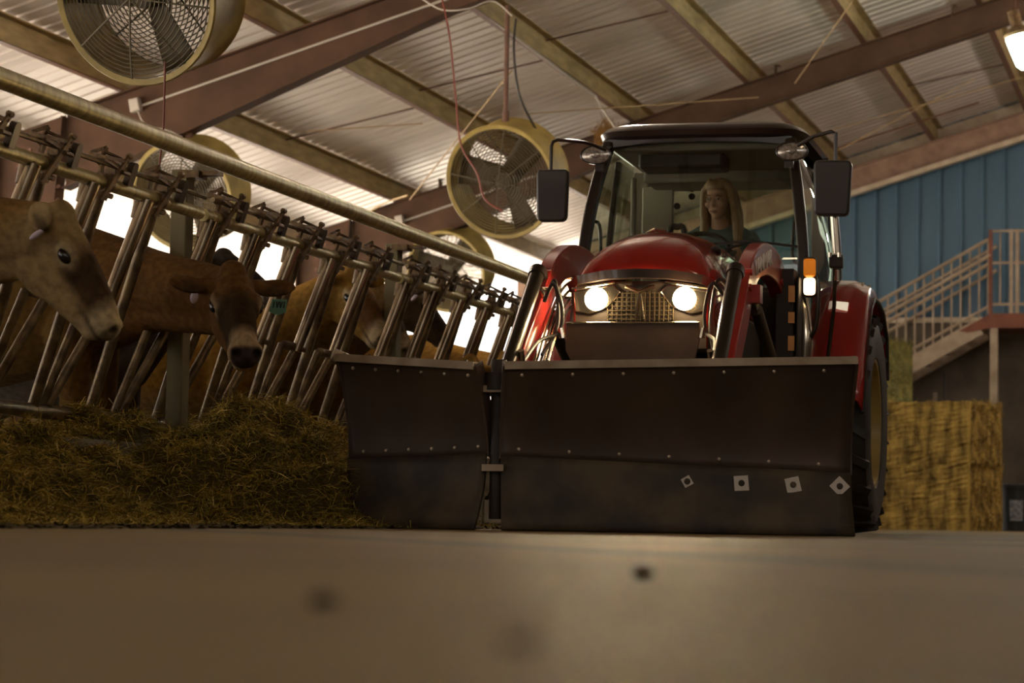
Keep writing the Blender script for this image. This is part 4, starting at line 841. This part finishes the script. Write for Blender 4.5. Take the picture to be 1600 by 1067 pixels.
# ------------------------------------------------------------------ two-wing plow blade
PL = thing('plow_blade', 'large black two winged plow blade with worn steel lip, in front of the tractor', 'plow blade')
def wing(a, b_, h0, h1, s0, s1, name, nb_bolts, front):
    """a,b: floor points (hinge, tip); h: height; s: seam height; front: unit vector towards the camera side"""
    a = Vector(a); b_ = Vector(b_); fr = Vector(front); n_ = 24
    def curve(v):     # horizontal set-back of the face along its height
        return -.13*math.sin(math.pi*min(1, max(0, v))**.9)*.9+.03*v
    w = thing_child = None
    up_ = MB(); lo_ = MB(); rows = []; rl = []
    for i in range(n_+1):
        u = i/n_; base = a.lerp(b_, u); h = h0+(h1-h0)*u; sh = s0+(s1-s0)*u
        rows.append([base+fr*curve(z_/h)+Vector((0, 0, z_)) for z_ in [sh+(h-sh)*k/12 for k in range(13)]])
        rl.append([base+fr*(curve(z_/h)+.012)+Vector((0, 0, z_)) for z_ in [.004+(sh+.012-.004)*k/6 for k in range(7)]])
    m1 = up_.grid(rows).build(name, M['blade'], PL, solid=.012)
    m2 = lo_.grid(rl).build('cutting_edge', M['bladelow'], m1, solid=.016)
    tp = MB().sweep([r[-1]-fr*.035 for r in rows], .085, .014, fr).sweep([r[-1]+fr*.012-Vector((0, 0, .012)) for r in rows], .012, .034, fr).build('top_lip', M['lip'], m1)
    ed = MB().sweep([rows[0][k]-fr*.03 for k in range(13)], .07, .014, fr).build('end_rib', M['blade'], m1)
    MB().sweep([rows[-1][k]-fr*.03 for k in range(13)], .07, .014, fr).build('end_rib', M['blade'], m1)
    bk = MB()
    for u in (.15, .5, .85):
        i = int(u*n_); bk.sweep([rows[i][k]-fr*.05 for k in range(13)], .08, .012, fr)
    bk.build('back_rib', M['blackm'], m1)
    for row, v in ((0, .93), (1, .42)):
        for k in range(nb_bolts):
            u = (k+.35)/nb_bolts; base = a.lerp(b_, u); h = h0+(h1-h0)*u; sh = s0+(s1-s0)*u; z_ = h-.055 if row == 0 else sh+.045
            p = base+fr*(curve(z_/h)+.006)+Vector((0, 0, z_)); MB().lathe([(0, .008), (.007, .006), (.009, 0)], frame(p, fr), 10).build('carriage_bolt', M['bolt'], m1)
    return m1, a, b_, fr, curve, h0, h1
fr_r = Vector((.35, -.94, 0)).normalized(); fr_l = Vector((-.22, -.97, 0)).normalized()
PK = .958; hinge = Vector((-3.165, 10.875, 0))*PK; tipR = Vector((-1.605, 11.45, 0))*PK; hingeL = Vector((-3.30, 10.90, 0))*PK; tipL = Vector((-4.06, 11.10, 0))*PK
wr = wing(hinge, tipR, .745, .803, .322, .275, 'right_wing', 7, fr_r)
wl_ = wing(hingeL, tipL, .745, .796, .332, .305, 'left_wing', 6, fr_l)
for px, py, rot in ((1158, 754, .05), (1242, 757, .2), (1318, 760, .75), (1070, 752, .5)):
    u = (px-770)/(1338-770); base = hinge.lerp(tipR, u); h = .745+.058*u; z_ = .245-.02*u
    p = base+fr_r*(wr[4](z_/h)+.026)+Vector((0, 0, z_)); Fq = frame(p, fr_r, (0, 0, 1)) @ Matrix.Rotation(rot, 4, 'Z'); s_ = .034 if px != 1070 else .022
    ws = MB().prism([(-s_, -s_), (s_, -s_*.9), (s_*.95, s_), (-s_, s_*.95)], Fq, .006); wsh = ws.build('square_washer', M['washer'], wr[0]); MB().lathe([(0, .014), (.011, .012), (.015, .004)], Fq, 10).build('washer_nut', M['bladelow'], wsh)
HG = hinge.lerp(hingeL, .5)+Vector((0, .10, 0))
hg = MB().cyl(HG+Vector((0, .03, .05)), HG+Vector((0, .03, .77)), .035).cyl(HG+Vector((0, 0, .63)), HG+Vector((0, 0, .71)), .06).build('hinge_pin', M['blackm'], PL)
for zz in (.635, .28): MB().box(HG+Vector((0, 0, zz)), (.10, .10, .03)).build('hinge_knuckle', M['lip'], hg)
MB().bar((-2.80, 11.02, .40), HG+Vector((0, .10, .40)), .12, .25, (0, 0, 1)).bar((-2.85, 11.02, .42), (-1.95, 11.16, .42), .14, .30, (0, 0, 1)).build('mount_frame', M['blackm'], PL, bevel=.01)
MB().tube([HG+Vector((-.08, .28, .55)), HG+Vector((.03, .04, .72))], .022, 12).build('plow_cylinder', M['chrome'], PL)
MB().cyl(tipL+Vector((.02, .06, .77)), tipL+Vector((-.05, .03, .80)), .035, n=12).build('corner_knob', M['lip'], PL)

# ------------------------------------------------------------------ bales, bucket, stairs
def noisebox(sx_, sy_, sz_, n=26, amp=.018, seed=0):
    r_ = np.random.default_rng(seed); mb = MB(); ph = r_.uniform(0, 6, 8)
    def disp(p, nrm):
        f_ = .55*math.sin(p.x*2*math.pi/.115+ph[0]+.6*math.sin(p.z*4))+.5*math.sin(p.z*17+p.x*5+ph[1])+.4*math.sin(p.x*31+p.z*23+p.y*19+ph[2])+random.gauss(0, .35)
        return nrm*f_*amp
    for ax in range(3):
        for sg in (-1, 1):
            dims = [sx_, sy_, sz_]; a1, a2 = [k for k in range(3) if k != ax]; rows = []
            for i in range(n+1):
                r = []
                for j in range(n+1):
                    p = Vector((0, 0, 0)); p[ax] = sg*dims[ax]/2; p[a1] = (i/n-.5)*dims[a1]; p[a2] = (j/n-.5)*dims[a2]
                    nr = Vector((0, 0, 0)); nr[ax] = sg; edge = min(i, n-i, j, n-j)
                    r.append(p+(disp(p, nr) if edge > 0 else Vector((0, 0, 0))))
                rows.append(r)
            mb.grid(rows)
    return mb
def bale(loc, rz_a, dims, label, seed, m='bale'):
    t = thing('straw_bale', label, 'straw bale', loc, rz_a, group='stacked straw bales')
    o = noisebox(*dims, seed=seed).build('straw', M[m], t, smooth=False); o.location = (0, 0, dims[2]/2)
    s = MB(); 
    for k in range(420):
        x_ = random.uniform(-dims[0]/2, dims[0]/2); z_ = random.uniform(0, dims[2]); yy = -dims[1]/2-.01; 
        if k % 3 == 0: x_, yy = dims[0]/2+.01, random.uniform(-dims[1]/2, dims[1]/2)
        if k % 5 == 0: z_ = dims[2]+.01; yy = random.uniform(-dims[1]/2, dims[1]/2)
        d_ = Vector((random.gauss(0, .5), random.gauss(0, .5), random.gauss(0, 1))).normalized()*random.uniform(.02, .05); p = Vector((x_, yy, max(z_, .05))); s.tube([p-d_, p+d_], .0035, 3)
    tag(s.build('loose_stalks', M[m], t), kind='stuff')
    return t
ba = -.30; c0 = Vector((-2.53, 27.0, 0)); ux = Vector((math.cos(ba), math.sin(ba), 0)); uy = Vector((-math.sin(ba), math.cos(ba), 0))
bl_ = [2.3, .95, .715]
pos = c0-ux*bl_[0]/2+uy*bl_[1]/2
bale(pos, ba, bl_, 'bottom yellow straw bale of the stack beside the rear tyre', 1)
bale(pos+Vector((0, 0, .716))+ux*.0, ba, (2.3, .93, .70), 'middle yellow straw bale, on top of the lowest bale', 2)
tp_ = bale(pos+Vector((0, 0, 1.418))-ux*1.04-uy*.0, ba, (2.2, .9, .72), 'greenish top bale behind the red fender, its end facing the stairs', 3, 'baleg')
B = thing('bucket', 'dark plastic bucket with pale label at the right edge, past the bales', 'bucket', (atY(1588, 825, 29).x, 29.0, 0))
MB().lathe([(0, 0), (.17, 0), (.20, .50), (.21, .50), (.21, .53), (.195, .53), (.165, .02)], Matrix.Identity(4), 32).build('pail', M['bucket'], B)
rows = [[(.205*math.cos(a) if False else (.172+.03*z_/.5+.006)*math.cos(a), (.172+.03*z_/.5+.006)*math.sin(a), z_) for a in [-1.9+.1*k for k in range(9)]] for z_ in (.12, .24, .36)]
MB().grid(rows).build('label_sheet', mat('faded_label', (.30, .30, .32), (.12, .12, .14), rough=.7, scale=22), B)
MB().lathe([(0, .545), (.20, .545), (.222, .54), (.222, .50)], Matrix.Identity(4), 32).build('lid', M['bucket'], B)

YS = 33.8
ST = thing('staircase', 'tan steel staircase with baluster railing rising along the blue wall', 'staircase')
def sp_(px, py, Y=YS): return atY(px, py, Y)
a0 = sp_(1548, 372); a1 = sp_(1367, 475); sl = (a0.z-a1.z)/(a0.x-a1.x)
xl = -7.3; zline = lambda X, off: a0.z+(X-a0.x)*sl+off
for off, r_, nm in ((0, .025, 'handrail'), (-.235, .028, 'middle_rail'), (-.345, .026, 'middle_rail'), (-.93, .02, 'lower_rail')):
    for yy in ((YS,) if off in (-.235, -.93) else (YS, YS+1.0)):
        MB().cyl((xl, yy, zline(xl, off)), (a0.x, yy, zline(a0.x, off)), r_, n=10).build(nm, M['stair'], ST)
nbal = 34
for k in range(nbal):
    X = a0.x-.03-k*.125; 
    if zline(X, -.95) > .1: MB().cyl((X, YS, zline(X, 0)), (X, YS, zline(X, -1.02)), .0135, n=6).build('baluster', M['stair'], ST)
for yy in (YS, YS+1.0): MB().sweep([(xl, yy, zline(xl, -1.14)), (a0.x-.15, yy, zline(a0.x-.15, -1.14))], .05, .22, (0, 1, 0)).build('stringer', M['stair'], ST)
for k in range(16):
    X = a0.x-.25-k*.27
    if zline(X, -1.15) > .1: MB().box((X, YS+.5, zline(X, -1.10)), (.28, .95, .03)).build('tread', M['stair'], ST)
LD = thing('stair_landing', 'landing with rust red edge beam and tan guard rail at the right edge', 'landing')
zl = sp_(1560, 490).z; xr = 1.5
MB().box(((a0.x+xr)/2, YS+.5, zl-.10), (xr-a0.x, 1.1, .20)).prism([(a0.x, zl), (a0.x-.42, zl-.24), (a0.x-.30, zl-.26), (a0.x, zl-.2)], Matrix(((1, 0, 0, 0), (0, 0, 1, YS-.03), (0, 1, 0, 0), (0, 0, 0, 1))), .04).build('edge_beam', M['stairred'], LD)
for X, m_ in ((a0.x, 'stairred'), (a0.x+.28, 'stair'), (a0.x+.36, 'stair'), (a0.x+1.3, 'stair')):
    MB().box((X, YS, zl+.58), (.05, .05, 1.16)).build('guard_post', M[m_], LD)
for zz in (1.14, .70, .13): MB().box(((a0.x+xr)/2, YS, zl+zz), (xr-a0.x, .03, .035)).build('guard_rail', M['stair'], LD)
for k in range(12):
    X = a0.x+.13+k*.125
    if abs(X-a0.x-.28) > .05: MB().cyl((X, YS, zl+.13), (X, YS, zl+1.14), .012, n=6).build('guard_baluster', M['stair'], LD)
for px in (1553, 1680):
    q = sp_(px, 560); MB().box((q.x, YS+.02, (zl-.2)/2), (.105, .105, zl-.2)).build('support_post', M['stair'], LD)
tag(MB().box((sp_(1465, 600).x, 34.7, 1.2), (.03, .03, 2.0)).build('wall_pipe', M['blackm']), 'thin dark vertical pipe on the block wall under the stairs', 'pipe')
tag(MB().box((sp_(1450, 600).x, 34.7, 1.05), (.05, .06, 1.75)).build('wall_conduit', M['stair']), 'pale vertical conduit on the block wall under the stairs', 'pipe')
